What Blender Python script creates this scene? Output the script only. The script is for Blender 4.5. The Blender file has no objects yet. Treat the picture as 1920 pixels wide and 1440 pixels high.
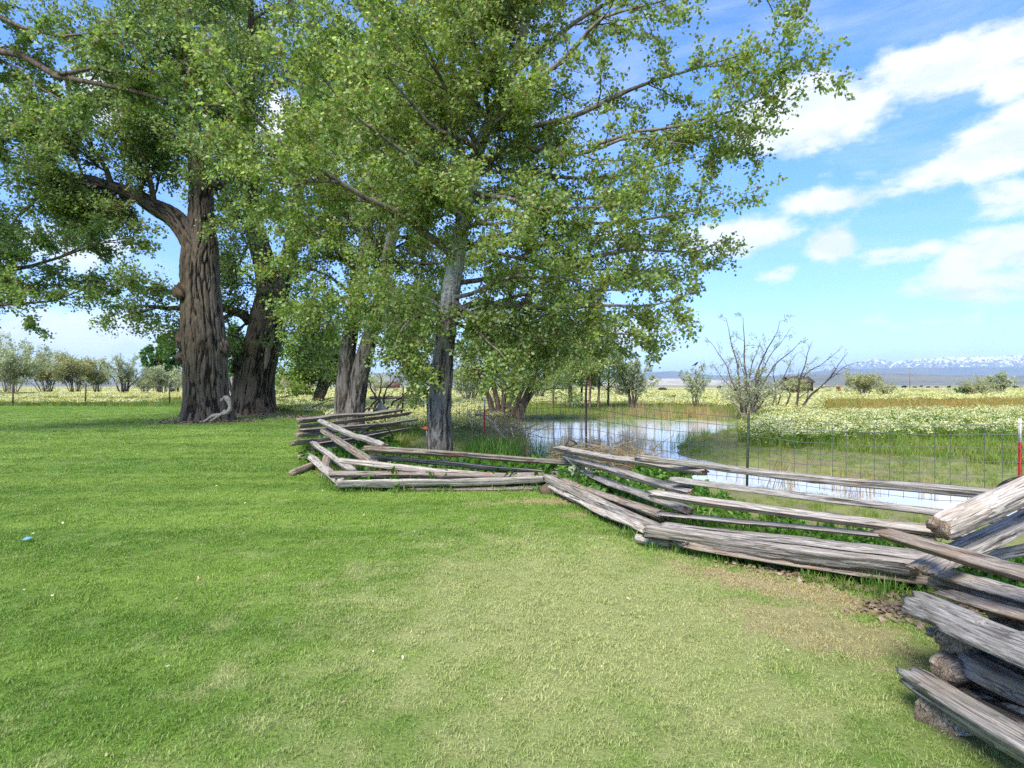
import bpy, math, random
import numpy as np
from mathutils import Vector, Matrix
R = math.radians
rng = np.random.default_rng(7)
random.seed(7)
sc = bpy.context.scene
COL = sc.collection

# ------------------------------------------------------------------ camera
F, HY, CX, H = 1067.0, 722.0, 960.0, 1.45      # focal length, horizon row, centre column (1920 px wide photo), eye height
cam_d = bpy.data.cameras.new('camera'); cam = bpy.data.objects.new('camera', cam_d); COL.objects.link(cam)
cam.location = (0, 0, H); cam.rotation_euler = (R(90), 0, 0)
cam_d.sensor_width = 36; cam_d.lens = 36 * F / 1920; cam_d.shift_y = 2.0 / 1920
cam_d.clip_start = 0.05; cam_d.clip_end = 90000
sc.camera = cam

# ------------------------------------------------------------------ sky, sun, exposure
SUN_AZ, SUN_EL = R(208), R(47)                  # compass-like: 0 = +Y, clockwise; behind the camera, a little to the left
sun_d = bpy.data.lights.new('sun', 'SUN'); sun = bpy.data.objects.new('sun', sun_d); COL.objects.link(sun)
sun_d.energy = 2.0; sun_d.angle = R(28); sun_d.color = (1.0, .95, .87)
sv = Vector((math.sin(SUN_AZ) * math.cos(SUN_EL), math.cos(SUN_AZ) * math.cos(SUN_EL), math.sin(SUN_EL)))
sun.rotation_euler = sv.to_track_quat('Z', 'Y').to_euler()
sc.view_settings.view_transform = 'Standard'; sc.view_settings.look = 'None'
sc.view_settings.exposure = 2.0; sc.view_settings.gamma = 1.0
sc.view_settings.use_curve_mapping = False

class NT:
    """small helper round a node tree"""
    def __init__(s, tree): s.t = tree; s.n = tree.nodes; s.l = tree.links
    def add(s, kind, **kw):
        n = s.n.new(kind)
        for k, v in kw.items(): setattr(n, k, v)
        return n
    def put(s, sock, v):
        if hasattr(v, 'is_output') or hasattr(v, 'links'): s.l.new(v, sock)
        elif v is not None: sock.default_value = v
    def math(s, op, a, b=None, c=None, clamp=False):
        n = s.n.new('ShaderNodeMath'); n.operation = op; n.use_clamp = clamp
        s.put(n.inputs[0], a)
        if b is not None: s.put(n.inputs[1], b)
        if c is not None: s.put(n.inputs[2], c)
        return n.outputs[0]
    def mix(s, f, a, b, blend='MIX'):
        n = s.n.new('ShaderNodeMix'); n.data_type = 'RGBA'; n.blend_type = blend
        s.put(n.inputs[0], f)
        for i, v in ((6, a), (7, b)):
            s.put(n.inputs[i], (*v, 1) if isinstance(v, tuple) and len(v) == 3 else v)
        return n.outputs[2]
    def ramp(s, f, a, b, smooth=True):
        n = s.n.new('ShaderNodeMapRange'); n.interpolation_type = 'SMOOTHSTEP' if smooth else 'LINEAR'
        s.put(n.inputs[0], f); n.inputs[1].default_value = a; n.inputs[2].default_value = b
        return n.outputs[0]
    def noise(s, vec, scale, detail=4, rough=.55, dist=0, out=0):
        n = s.n.new('ShaderNodeTexNoise'); s.put(n.inputs['Vector'], vec)
        n.inputs['Scale'].default_value = scale; n.inputs['Detail'].default_value = detail
        n.inputs['Roughness'].default_value = rough; n.inputs['Distortion'].default_value = dist
        return n.outputs[out]
    def mapping(s, vec, scale=(1, 1, 1), loc=(0, 0, 0), rot=(0, 0, 0)):
        n = s.n.new('ShaderNodeMapping'); s.put(n.inputs[0], vec)
        n.inputs[1].default_value = loc; n.inputs[2].default_value = rot; n.inputs[3].default_value = scale
        return n.outputs[0]

world = bpy.data.worlds.new('World'); sc.world = world; world.use_nodes = True
W = NT(world.node_tree); W.n.clear()
sky = W.add('ShaderNodeTexSky', sky_type='NISHITA', sun_disc=False, sun_elevation=SUN_EL, sun_rotation=SUN_AZ,
            altitude=1300, air_density=1.0, dust_density=0.15, ozone_density=2.5)
geo = W.add('ShaderNodeTexCoord').outputs['Generated']
sep = W.add('ShaderNodeSeparateXYZ'); W.l.new(geo, sep.inputs[0])
dx, dy, dz = sep.outputs
az = W.math('ARCTAN2', dx, dy)                               # 0 = view direction, + to the right
el = W.math('ARCSINE', dz)
# flat cloud deck seen in perspective: planar coordinates
den = W.math('ADD', W.math('MAXIMUM', dz, 0.0), .16)
comb = W.add('ShaderNodeCombineXYZ'); W.put(comb.inputs[0], W.math('DIVIDE', dx, den)); W.put(comb.inputs[1], W.math('DIVIDE', dy, den))
n_big = W.noise(comb.outputs[0], 1.0, 3, .5)
n_det = W.noise(W.mapping(geo, (1, 1, 1.5)), 7.5, 9, .60, .12)
n_fin = W.noise(W.mapping(geo, (1, 1, 2.4), (3, 1, 2)), 17, 7, .6, .2)
# cumulus groups of this afternoon: (photo x, y, half width, half height, weight)
BLOBS = [(1510, 215, 130, 52, 1.0), (1600, 205, 95, 40, .8), (1430, 262, 80, 28, .7), (1690, 130, 90, 36, .7), (1810, 118, 150, 48, 1.0), (1900, 150, 90, 36, .8),
         (1860, 285, 110, 55, 1.0), (1930, 240, 90, 50, .95), (1760, 325, 110, 34, .8), (1900, 360, 120, 40, .75), (1590, 372, 120, 20, .66), (1690, 355, 90, 22, .6),
         (1565, 460, 46, 24, 1.0), (1690, 474, 95, 20, .8), (1360, 448, 95, 30, .95), (1455, 511, 42, 15, .62), (1870, 470, 140, 40, .72),
         (1850, 540, 190, 45, .62), (1700, 600, 260, 26, .5), (150, 640, 280, 55, .72), (1500, 660, 300, 16, .34), (1700, 655, 240, 14, .36),
         (230, 205, 110, 50, .7), (1050, 640, 260, 50, .6), (120, 470, 160, 50, .6), (760, 650, 160, 70, .6), (1150, 470, 120, 50, .4), (560, 300, 160, 90, .6)]
tot = None
ae = W.add('ShaderNodeCombineXYZ'); W.put(ae.inputs[0], az); W.put(ae.inputs[1], el)
for (bx, by, bw, bh, wt) in BLOBS:
    u, v = (bx - CX) / F, (HY - by) / F
    a0 = math.atan(u); e0 = math.atan(v * math.cos(a0)); ca = math.cos(a0)
    wa, we = bw / F * ca * ca, bh / F * ca
    v1 = W.add('ShaderNodeVectorMath', operation='SUBTRACT'); W.l.new(ae.outputs[0], v1.inputs[0]); v1.inputs[1].default_value = (a0, e0, 0)
    v2 = W.add('ShaderNodeVectorMath', operation='MULTIPLY'); W.l.new(v1.outputs[0], v2.inputs[0]); v2.inputs[1].default_value = (1 / wa, 1 / we, 0)
    v3 = W.add('ShaderNodeVectorMath', operation='DOT_PRODUCT'); W.l.new(v2.outputs[0], v3.inputs[0]); W.l.new(v2.outputs[0], v3.inputs[1])
    g = W.math('MULTIPLY', W.math('POWER', .538, v3.outputs['Value']), wt)
    tot = g if tot is None else W.math('MAXIMUM', tot, g)
# outside the picture the deck goes on with cumulus of the same size and share
out_f = W.math('MAXIMUM', W.ramp(W.math('ABSOLUTE', az), .74, .95), W.ramp(el, .55, .8))
gen = W.math('MULTIPLY', W.ramp(n_big, .44, .68), out_f)
cover = W.math('MAXIMUM', tot, gen)
dens = W.math('ADD', W.math('MULTIPLY', cover, .95), W.math('ADD', W.math('MULTIPLY', W.math('SUBTRACT', n_det, .5), 1.35), W.math('MULTIPLY', W.math('SUBTRACT', n_fin, .5), .55)))
mask = W.ramp(dens, .25, .66)
veil = W.math('MULTIPLY', W.ramp(W.noise(W.mapping(geo, (1, 1, 5)), 4.0, 6, .6, .3), .42, .8), .35)
hor = W.math('MULTIPLY', W.ramp(el, .25, .0), .16)
mask2 = W.math('MAXIMUM', W.math('MULTIPLY', mask, .96), W.math('ADD', veil, hor), clamp=True)
n_sh = W.noise(W.mapping(geo, (1, 1, 1.5), (.0, .0, .05)), 7.5, 6, .60, .12)      # the same billows a little higher: relief
lit = W.ramp(W.math('ADD', W.math('SUBTRACT', n_det, n_sh), W.math('MULTIPLY', W.math('SUBTRACT', n_fin, .5), .5)), -.16, .10)
CL = 3.75
ccol = W.mix(lit, (CL * .80, CL * .87, CL * .97), (CL * 1.02, CL * 1.04, CL * 1.08))
sat = W.mix(1.0, sky.outputs[0], W.mix(W.ramp(el, .0, .42, False), (.52, .62, .86), (.47, .80, 1.24)), 'MULTIPLY')
skycol = W.mix(mask2, sat, ccol)
bg = W.add('ShaderNodeBackground'); W.put(bg.inputs[0], skycol); bg.inputs[1].default_value = .078
wo = W.add('ShaderNodeOutputWorld'); W.l.new(bg.outputs[0], wo.inputs[0])

cy = sc.cycles
world.cycles.sampling_method = 'MANUAL'; world.cycles.sample_map_resolution = 256
cy.max_bounces = 7; cy.diffuse_bounces = 3; cy.glossy_bounces = 3; cy.transmission_bounces = 4; cy.transparent_max_bounces = 6; cy.volume_bounces = 1
cy.use_denoising = False
cy.caustics_reflective = False; cy.caustics_refractive = False
cy.sample_clamp_indirect = 6

# ------------------------------------------------------------------ helpers
def P(px, py, d):
    return np.array([(px - CX) / F * d, d, H - (py - HY) * d / F])
def G(px, d, z=0.0):                       # a ground point at depth d under photo column px
    return np.array([(px - CX) / F * d, d, z])

def tag(o, label=None, cat=None, group=None, kind=None):
    if label: o['label'] = label
    if cat: o['category'] = cat
    if group: o['group'] = group
    if kind: o['kind'] = kind
    return o
def link(o, parent=None):
    COL.objects.link(o)
    if parent is not None:
        o.parent = parent
    return o
def empty(name, loc, label, cat, group=None):
    o = bpy.data.objects.new(name, None); o.location = [float(v) for v in loc]; o.empty_display_size = .2
    link(o); tag(o, label, cat, group); return o
def mesh_np(name, V, quads=None, tris=None, attrs=None, smooth=False):
    """V (n,3); quads (q,4); tris (t,3); attrs {name: (domain, values)}"""
    me = bpy.data.meshes.new(name)
    V = np.asarray(V, np.float32); q = np.zeros((0, 4), np.int32) if quads is None else np.asarray(quads, np.int32)
    t = np.zeros((0, 3), np.int32) if tris is None else np.asarray(tris, np.int32)
    me.vertices.add(len(V)); me.vertices.foreach_set('co', V.ravel())
    loops = np.concatenate([q.ravel(), t.ravel()]).astype(np.int32)
    me.loops.add(len(loops)); me.loops.foreach_set('vertex_index', loops)
    ls = np.concatenate([np.arange(len(q)) * 4, len(q) * 4 + np.arange(len(t)) * 3]).astype(np.int32)
    me.polygons.add(len(ls)); me.polygons.foreach_set('loop_start', ls)
    me.update(calc_edges=True)
    if smooth: me.polygons.foreach_set('use_smooth', np.ones(len(ls), bool))
    for k, (dom, val) in (attrs or {}).items():
        a = me.attributes.new(k, 'FLOAT', dom); a.data.foreach_set('value', np.asarray(val, np.float32))
    return me
def mobj(name, me, mat, parent=None, loc=None):
    o = bpy.data.objects.new(name, me)
    if mat is not None and not me.materials: me.materials.append(mat)
    if loc is not None: o.location = [float(v) for v in loc]
    link(o, parent); return o

# value noise (numpy)
def _h(ix, iy, iz, s):
    n = (ix * 374761393 + iy * 668265263 + iz * 2147483647 + s * 1274126177) & 0xffffffff
    n = ((n ^ (n >> 13)) * 1274126177) & 0xffffffff
    n = (n ^ (n >> 16))
    return (n & 0xffff) / 65535.0
def vnoise(x, y, z=0.0, s=0):
    x, y, z = np.broadcast_arrays(np.asarray(x, float), np.asarray(y, float), np.asarray(z, float))
    ix, iy, iz = np.floor(x).astype(np.int64), np.floor(y).astype(np.int64), np.floor(z).astype(np.int64)
    fx, fy, fz = x - ix, y - iy, z - iz
    fx, fy, fz = [f * f * (3 - 2 * f) for f in (fx, fy, fz)]
    r = 0
    for a in (0, 1):
        for b in (0, 1):
            for c in (0, 1):
                r = r + _h(ix + a, iy + b, iz + c, s) * (fx if a else 1 - fx) * (fy if b else 1 - fy) * (fz if c else 1 - fz)
    return r
def fbm(x, y, z=0.0, s=0, o=4):
    r, a, t = 0, 1.0, 0
    for i in range(o):
        k = 2 ** i
        r = r + a * vnoise(np.asarray(x) * k + 17.3 * i, np.asarray(y) * k, np.asarray(z) * k, s + i); t += a; a *= .5
    return r / t
def sstep(a, b, x):
    t = np.clip((x - a) / (b - a), 0, 1); return t * t * (3 - 2 * t)
def poly_sd(px, py, poly):
    """signed distance to a polygon, negative inside"""
    px, py = np.asarray(px, float), np.asarray(py, float)
    d = np.full(px.shape, 1e18); ins = np.zeros(px.shape, bool); n = len(poly)
    for i in range(n):
        ax, ay = poly[i]; bx, by = poly[(i + 1) % n]
        ex, ey = bx - ax, by - ay
        t = np.clip(((px - ax) * ex + (py - ay) * ey) / (ex * ex + ey * ey), 0, 1)
        d = np.minimum(d, (px - ax - ex * t) ** 2 + (py - ay - ey * t) ** 2)
        c = ((ay > py) != (by > py)) & (px < (bx - ax) * (py - ay) / (by - ay + 1e-12) + ax)
        ins ^= c
    d = np.sqrt(d); return np.where(ins, -d, d)
def catmull(pts, n):
    """resample a polyline smoothly to n points (rows may carry extra columns)"""
    p = np.asarray(pts, float); m = len(p)
    if m == 2: return p[0] + (p[1] - p[0]) * np.linspace(0, 1, n)[:, None]
    e = np.vstack([2 * p[0] - p[1], p, 2 * p[-1] - p[-2]])
    seg = np.linalg.norm(np.diff(p[:, :3], axis=0), axis=1); cum = np.concatenate([[0], np.cumsum(seg)])
    s = np.linspace(0, cum[-1], n); k = np.clip(np.searchsorted(cum, s, 'right') - 1, 0, m - 2)
    t = ((s - cum[k]) / np.maximum(seg[k], 1e-9))[:, None]
    a, b, c, d = e[k], e[k + 1], e[k + 2], e[k + 3]
    return .5 * (2 * b + (c - a) * t + (2 * a - 5 * b + 4 * c - d) * t ** 2 + (3 * b - a - 3 * c + d) * t ** 3)
def nrm(v):
    return v / np.maximum(np.linalg.norm(v, axis=-1, keepdims=True), 1e-9)
def tubes(pts, r, sides=5, cap=True):
    """pts (B,n,3), r (B,n) -> verts, quads, tris of B tapered tubes"""
    B, n, _ = pts.shape
    t = nrm(np.gradient(pts, axis=1))
    ref = np.where(np.abs(t[:, :1, 2:3]) < .8, np.array([0, 0, 1.0]), np.array([1.0, 0, 0])) + t * 0
    a = nrm(np.cross(t, ref)); b = np.cross(t, a)
    th = np.arange(sides) / sides * 2 * np.pi
    V = pts[:, :, None, :] + r[:, :, None, None] * (np.cos(th)[None, None, :, None] * a[:, :, None, :] + np.sin(th)[None, None, :, None] * b[:, :, None, :])
    V = V.reshape(-1, 3)
    base = (np.arange(B) * n * sides)[:, None, None]; ring = (np.arange(n - 1) * sides)[None, :, None]; k = np.arange(sides)[None, None, :]; k2 = (k + 1) % sides
    Q = np.stack([base + ring + k, base + ring + k2, base + ring + sides + k2, base + ring + sides + k], -1).reshape(-1, 4)
    T = np.zeros((0, 3), int)
    if cap:
        last = (np.arange(B) * n * sides + (n - 1) * sides)[:, None]; first = (np.arange(B) * n * sides)[:, None]
        f = np.arange(1, sides - 1)
        T = np.concatenate([np.stack([last + 0 * f, last + f, last + f + 1], -1).reshape(-1, 3), np.stack([first + 0 * f, first + f + 1, first + f], -1).reshape(-1, 3)])
    return V, Q, T
def join(parts):
    Vs, Qs, Ts, o = [], [], [], 0
    for V, Q, T in parts:
        Vs.append(V); o2 = o
        Qs.append(np.asarray(Q, int).reshape(-1, 4) + o2); Ts.append(np.asarray(T, int).reshape(-1, 3) + o2); o += len(V)
    return np.concatenate(Vs), np.concatenate(Qs), np.concatenate(Ts)
def box(cx, cy_, cz, sx, sy, sz, rot=0.0):
    V = np.array([[x, y, z] for x in (-.5, .5) for y in (-.5, .5) for z in (-.5, .5)]) * [sx, sy, sz]
    c, s = math.cos(rot), math.sin(rot)
    V = np.stack([V[:, 0] * c - V[:, 1] * s, V[:, 0] * s + V[:, 1] * c, V[:, 2]], -1) + [cx, cy_, cz]
    Q = [[0, 1, 3, 2], [4, 6, 7, 5], [0, 4, 5, 1], [2, 3, 7, 6], [0, 2, 6, 4], [1, 5, 7, 3]]
    return V, np.array(Q), np.zeros((0, 3), int)

# ------------------------------------------------------------------ materials
def new_mat(name):
    m = bpy.data.materials.new(name); m.use_nodes = True; t = NT(m.node_tree); t.n.clear()
    out = t.add('ShaderNodeOutputMaterial'); b = t.add('ShaderNodeBsdfPrincipled'); t.l.new(b.outputs[0], out.inputs[0])
    b.inputs['Roughness'].default_value = .85; b.inputs['Specular IOR Level'].default_value = .25
    return m, t, b, out
def plain(name, col, rough=.7, metal=0, var=.25, scale=20):
    m, t, b, _ = new_mat(name)
    oc = t.add('ShaderNodeTexCoord').outputs['Object']
    n = t.noise(oc, scale, 5)
    t.put(b.inputs['Base Color'], t.mix(n, tuple(c * (1 - var) for c in col), tuple(min(1, c * (1 + var)) for c in col)))
    b.inputs['Roughness'].default_value = rough; b.inputs['Metallic'].default_value = metal
    return m
def leaf_mat(name, dark, mid, pale, pale_share=.25, trans=.38, brown=None):
    m, t, b, out = new_mat(name)
    rnd = t.add('ShaderNodeAttribute', attribute_name='rnd').outputs['Fac']
    pos = t.add('ShaderNodeNewGeometry').outputs['Position']
    big = t.noise(pos, .7, 3)
    c = t.mix(t.ramp(rnd, 0, .75), dark, mid)
    c = t.mix(t.ramp(rnd, 1 - pale_share, 1.0), c, pale)
    c = t.mix(t.math('MULTIPLY', t.ramp(big, .4, .65), .35), c, tuple(x * y for x, y in zip(mid, (1.25, 1.1, .8))))
    if brown: c = t.mix(t.ramp(t.math('FRACT', t.math('MULTIPLY', rnd, 7.31)), .86, .9), c, brown)
    t.put(b.inputs['Base Color'], c); b.inputs['Roughness'].default_value = .45; b.inputs['Specular IOR Level'].default_value = .35
    tr = t.add('ShaderNodeBsdfTranslucent'); t.put(tr.inputs[0], t.mix(1.0, c, (1.25, 1.2, .6), 'MULTIPLY'))
    mx = t.add('ShaderNodeMixShader'); mx.inputs[0].default_value = trans
    t.l.new(b.outputs[0], mx.inputs[1]); t.l.new(tr.outputs[0], mx.inputs[2]); t.l.new(mx.outputs[0], out.inputs[0])
    return m
def bark_mat(name, ridge, furrow, warm, scale=6.0, white=None, bump=.6, relief=False):
    m, t, b, _ = new_mat(name)
    pos = t.add('ShaderNodeNewGeometry').outputs['Position']
    st = t.mapping(pos, (1, 1, .16))
    n1 = t.noise(st, scale, 5, .6, .5); n2 = t.noise(pos, scale * 4, 5, .65); n3 = t.noise(pos, 1.3, 3)
    c = t.mix(t.ramp(n1, .40, .56), furrow, ridge)
    if relief:                                            # weathered plates, dark unweathered furrows between them
        att = t.add('ShaderNodeAttribute', attribute_name='plate').outputs['Fac']
        c = t.mix(t.ramp(t.math('ADD', att, t.math('MULTIPLY', t.math('SUBTRACT', n2, .5), .5)), .38, .68), furrow, t.mix(.4, ridge, c))
    c = t.mix(t.math('MULTIPLY', t.ramp(n2, .45, .75), .45), c, tuple(min(1, x * 1.6) for x in ridge))
    c = t.mix(t.math('MULTIPLY', t.ramp(n3, .55, .72), .35), c, warm)
    hgt = t.math('ADD', t.math('MULTIPLY', n1, .7), t.math('MULTIPLY', n2, .3))
    if white:
        z0, z1, wcol = white
        sepz = t.add('ShaderNodeSeparateXYZ'); t.put(sepz.inputs[0], pos)
        zz = t.math('ADD', sepz.outputs[2], t.math('MULTIPLY', t.math('SUBTRACT', t.noise(t.mapping(pos, (1, 1, 1.6)), 12, 4, .6), .5), 3.0))
        wf = t.ramp(zz, z0, z1)
        marks = t.ramp(t.noise(t.mapping(pos, (1, 1, 2.6)), 9, 4, .6), .56, .64)
        wc = t.mix(t.math('MULTIPLY', marks, .75), t.mix(t.noise(pos, 14, 4), tuple(x * .72 for x in wcol), wcol), (.07, .065, .05))
        c = t.mix(wf, c, wc)
    t.put(b.inputs['Base Color'], c); b.inputs['Roughness'].default_value = .95
    bp = t.add('ShaderNodeBump'); bp.inputs['Strength'].default_value = bump; bp.inputs['Distance'].default_value = .05
    t.put(bp.inputs['Height'], hgt); t.l.new(bp.outputs[0], b.inputs['Normal'])
    return m

M = {}
M['poplar_leaf'] = leaf_mat('poplar_leaf', (.135, .225, .050), (.265, .385, .098), (.49, .58, .34), .40, .55, (.22, .17, .09))
M['aspen_leaf'] = leaf_mat('aspen_leaf', (.13, .225, .048), (.25, .375, .090), (.46, .55, .30), .36, .55, (.18, .14, .07))
M['cotton_leaf'] = leaf_mat('cotton_leaf', (.115, .195, .055), (.21, .32, .092), (.38, .48, .26), .32, .5, (.16, .13, .07))
M['willow_leaf'] = leaf_mat('willow_leaf', (.20, .29, .085), (.31, .41, .13), (.46, .54, .28), .30, .40)
M['fresh_leaf'] = leaf_mat('fresh_leaf', (.11, .20, .03), (.22, .33, .05), (.34, .44, .14), .25, .42)
M['olive_leaf'] = leaf_mat('olive_leaf', (.25, .30, .19), (.36, .42, .27), (.52, .57, .43), .35, .3)
M['tan_leaf'] = leaf_mat('tan_leaf', (.26, .27, .13), (.36, .385, .18), (.45, .48, .26), .3, .3)
M['dark_poplar_leaf'] = leaf_mat('dark_poplar_leaf', (.05, .13, .03), (.10, .22, .05), (.16, .30, .09), .2, .35)
M['cottonwood_bark'] = bark_mat('cottonwood_bark', (.140, .110, .084), (.009, .007, .005), (.15, .10, .065), 9.0, None, .9, True)
M['old_bark'] = bark_mat('old_bark', (.125, .098, .074), (.009, .007, .006), (.17, .095, .05), 7.0, None, .6, True)
M['poplar_bark'] = bark_mat('poplar_bark', (.20, .185, .165), (.016, .014, .012), (.13, .11, .085), 13.0, (2.3, 3.5, (.50, .485, .42)), .8)
M['aspen_bark'] = bark_mat('aspen_bark', (.18, .16, .135), (.016, .014, .012), (.13, .105, .075), 12.0, (3.2, 3.9, (.56, .545, .46)), .8)
M['limb_bark'] = bark_mat('limb_bark', (.21, .185, .15), (.085, .07, .055), (.16, .13, .09), 14, None, .3)
M['brown_bark'] = bark_mat('brown_bark', (.15, .11, .08), (.04, .03, .022), (.16, .11, .07), 12)
M['twig_bark'] = bark_mat('twig_bark', (.13, .10, .08), (.05, .038, .03), (.12, .09, .06), 14, None, .2)
M['grey_twig'] = bark_mat('grey_twig', (.26, .22, .18), (.11, .09, .075), (.22, .15, .10), 14, None, .2)
M['dark_twig'] = bark_mat('dark_twig', (.075, .055, .05), (.03, .024, .02), (.09, .06, .045), 14, None, .2)

def wood_mat(name, light, mid, dark, warm, warm_amt=.35):
    m, t, b, _ = new_mat(name)
    oc = t.add('ShaderNodeTexCoord').outputs['Object']
    info = t.add('ShaderNodeObjectInfo').outputs['Random']
    comb = t.add('ShaderNodeCombineXYZ'); t.put(comb.inputs[0], t.math('MULTIPLY', info, 37.0)); t.put(comb.inputs[1], t.math('MULTIPLY', info, 91.0))
    add = t.add('ShaderNodeVectorMath', operation='ADD'); t.put(add.inputs[0], oc); t.l.new(comb.outputs[0], add.inputs[1])
    v = add.outputs[0]
    g1 = t.noise(t.mapping(v, (1.4, 24, 24)), 1.6, 8, .66, .5)        # grain along the rail
    g2 = t.noise(t.mapping(v, (3.5, 75, 75)), 1.6, 5, .65, .3)
    blot = t.noise(v, 3.2, 4, .6)
    crack = t.ramp(t.noise(t.mapping(v, (.9, 17, 17), (5, 3, 1)), 2.0, 5, .55, .4), .60, .68)
    c = t.mix(t.ramp(g1, .36, .60), dark, mid); c = t.mix(t.ramp(g2, .44, .64), c, light)
    c = t.mix(t.math('MULTIPLY', t.ramp(blot, .50, .70), warm_amt), c, warm)
    c = t.mix(t.math('MULTIPLY', crack, .85), c, tuple(x * .28 for x in dark))
    c = t.mix(1.0, c, t.mix(info, (.80, .80, .80), (1.2, 1.17, 1.12)), 'MULTIPLY')
    t.put(b.inputs['Base Color'], c); b.inputs['Roughness'].default_value = .92
    hg = t.math('SUBTRACT', t.math('ADD', t.math('MULTIPLY', g1, .6), t.math('MULTIPLY', g2, .35)), t.math('MULTIPLY', crack, .7))
    bp = t.add('ShaderNodeBump'); bp.inputs['Strength'].default_value = .75; bp.inputs['Distance'].default_value = .018
    t.put(bp.inputs['Height'], hg); t.l.new(bp.outputs[0], b.inputs['Normal'])
    return m
M['rail_grey'] = wood_mat('rail_grey', (.44, .41, .375), (.285, .262, .238), (.105, .092, .08), (.25, .175, .105))
M['rail_brown'] = wood_mat('rail_brown', (.37, .325, .275), (.235, .195, .158), (.09, .07, .055), (.24, .14, .075), .6)
M['rail_pale'] = wood_mat('rail_pale', (.49, .45, .405), (.33, .30, .265), (.115, .095, .08), (.34, .24, .15), .3)
def endgrain_mat():
    m, t, b, _ = new_mat('end_grain')
    oc = t.add('ShaderNodeTexCoord').outputs['Object']
    vo = t.add('ShaderNodeTexVoronoi', feature='DISTANCE_TO_EDGE'); t.put(vo.inputs['Vector'], t.mapping(oc, (4, 85, 60), (0, 0, 0), (.6, 0, 0)))
    vo.inputs['Scale'].default_value = 1.0
    cr = t.ramp(vo.outputs['Distance'], .0, .09)
    n = t.noise(oc, 18, 5)
    c = t.mix(t.ramp(n, .35, .65), (.20, .14, .092), (.36, .28, .20)); c = t.mix(cr, (.055, .04, .03), c)
    t.put(b.inputs['Base Color'], c); b.inputs['Roughness'].default_value = .95
    bp = t.add('ShaderNodeBump'); bp.inputs['Strength'].default_value = .35; bp.inputs['Distance'].default_value = .01
    t.put(bp.inputs['Height'], cr); t.l.new(bp.outputs[0], b.inputs['Normal'])
    return m
M['end_grain'] = endgrain_mat()
M['rust_red'] = plain('rust_red', (.26, .028, .02), .6, 0, .35, 30)
M['white_paint'] = plain('white_paint', (.62, .58, .54), .6, 0, .2, 30)
M['post_green'] = plain('post_green', (.035, .05, .03), .5, 0, .3, 30)
M['post_dark'] = plain('post_dark', (.06, .045, .035), .7, 0, .3, 30)
M['wire'] = plain('wire', (.13, .13, .125), .45, .6, .25, 40)
M['black_hose'] = plain('black_hose', (.012, .013, .014), .35, 0, .2, 30)
M['orange'] = plain('orange', (.75, .16, .05), .5, 0, .1, 10)
M['pale_board'] = plain('pale_board', (.52, .47, .44), .7, 0, .15, 10)
M['old_post'] = wood_mat('old_post', (.30, .26, .22), (.17, .13, .10), (.06, .045, .035), (.2, .11, .06), .4)
M['cow_black'] = plain('cow_black', (.010, .009, .009), .6, 0, .3, 4)
M['cow_brown'] = plain('cow_brown', (.20, .055, .022), .6, 0, .25, 4)
M['reed_dry'] = leaf_mat('reed_dry', (.28, .20, .10), (.45, .34, .18), (.58, .48, .30), .3, .3)
M['driftwood'] = wood_mat('driftwood', (.55, .50, .44), (.36, .32, .27), (.13, .11, .09), (.3, .22, .15), .3)
M['barn'] = plain('barn', (.22, .10, .07), .8, 0, .2, 1)
M['shed'] = plain('shed', (.07, .055, .045), .8, 0, .2, 1)
M['roof_tin'] = plain('roof_tin', (.25, .24, .24), .5, .2, .15, 1)
M['pole_wood'] = plain('pole_wood', (.17, .12, .085), .9, 0, .25, 5)

# ------------------------------------------------------------------ plan of the place
C0, C1, C2, C3, C4, C5 = (-3.75, 10.4), (-2.25, 7.75), (.62, 7.85), (1.38, 5.0), (2.85, 3.75), (1.9, 2.4)
POND = [(.3, 16.5), (.5, 13.2), (1.2, 11.6), (2.2, 10.4), (3.2, 9.2), (4.25, 8.3), (5.3, 7.1), (7.2, 5.0), (9.5, 3.5), (10.5, 5.0), (8.3, 6.6), (6.6, 8.6), (5.7, 9.8),
        (4.8, 10.8), (4.1, 11.7), (3.85, 13.2), (4.3, 15.0), (5.9, 18.0), (8.6, 21.6), (10.4, 24.2), (9.0, 26.0), (5, 26.6), (2, 26.4), (.2, 23.8), (-.3, 20)]
LAWN = [(-60, -9), (9, -9), (4.3, .2), (1.95, 2.25), (2.75, 3.62), (1.32, 4.9), (.62, 7.72), (-2.3, 7.62), (-3.9, 10.5), (-5.6, 15), (-7.0, 21), (-8.6, 25.0),
        (-10.5, 27.0), (-14.5, 29.5), (-17.5, 33), (-20, 37.5), (-27, 38.5), (-36, 38.5), (-48, 37), (-62, 30)]
WATER_Z = -.16
def gz(x, y):
    """height of the ground"""
    x, y = np.asarray(x, float), np.asarray(y, float)
    sd = poly_sd(x, y, POND)
    far = sstep(40, 400, np.hypot(x, y))
    base = (fbm(x * .12, y * .12, 0, 3, 3) - .5) * .16 * sstep(10, 30, np.hypot(x, y)) * (1 - far)
    lawn_in = poly_sd(x, y, LAWN)
    base = base * sstep(0, 4, lawn_in) - .03 * sstep(0, 1.0, lawn_in)
    dip = np.where(sd < 0, WATER_Z - .03 - .45 * sstep(0, 1.6, -sd), WATER_Z + .02 + (base - WATER_Z - .02) * sstep(-.1, 1.1, sd + .25 * (vnoise(x * 1.7, y * 1.7, 0, 9) - .5)))
    near = sstep(.0, .5, sd + 1.2)
    return np.where(sd < 2.2, dip, base)

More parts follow.
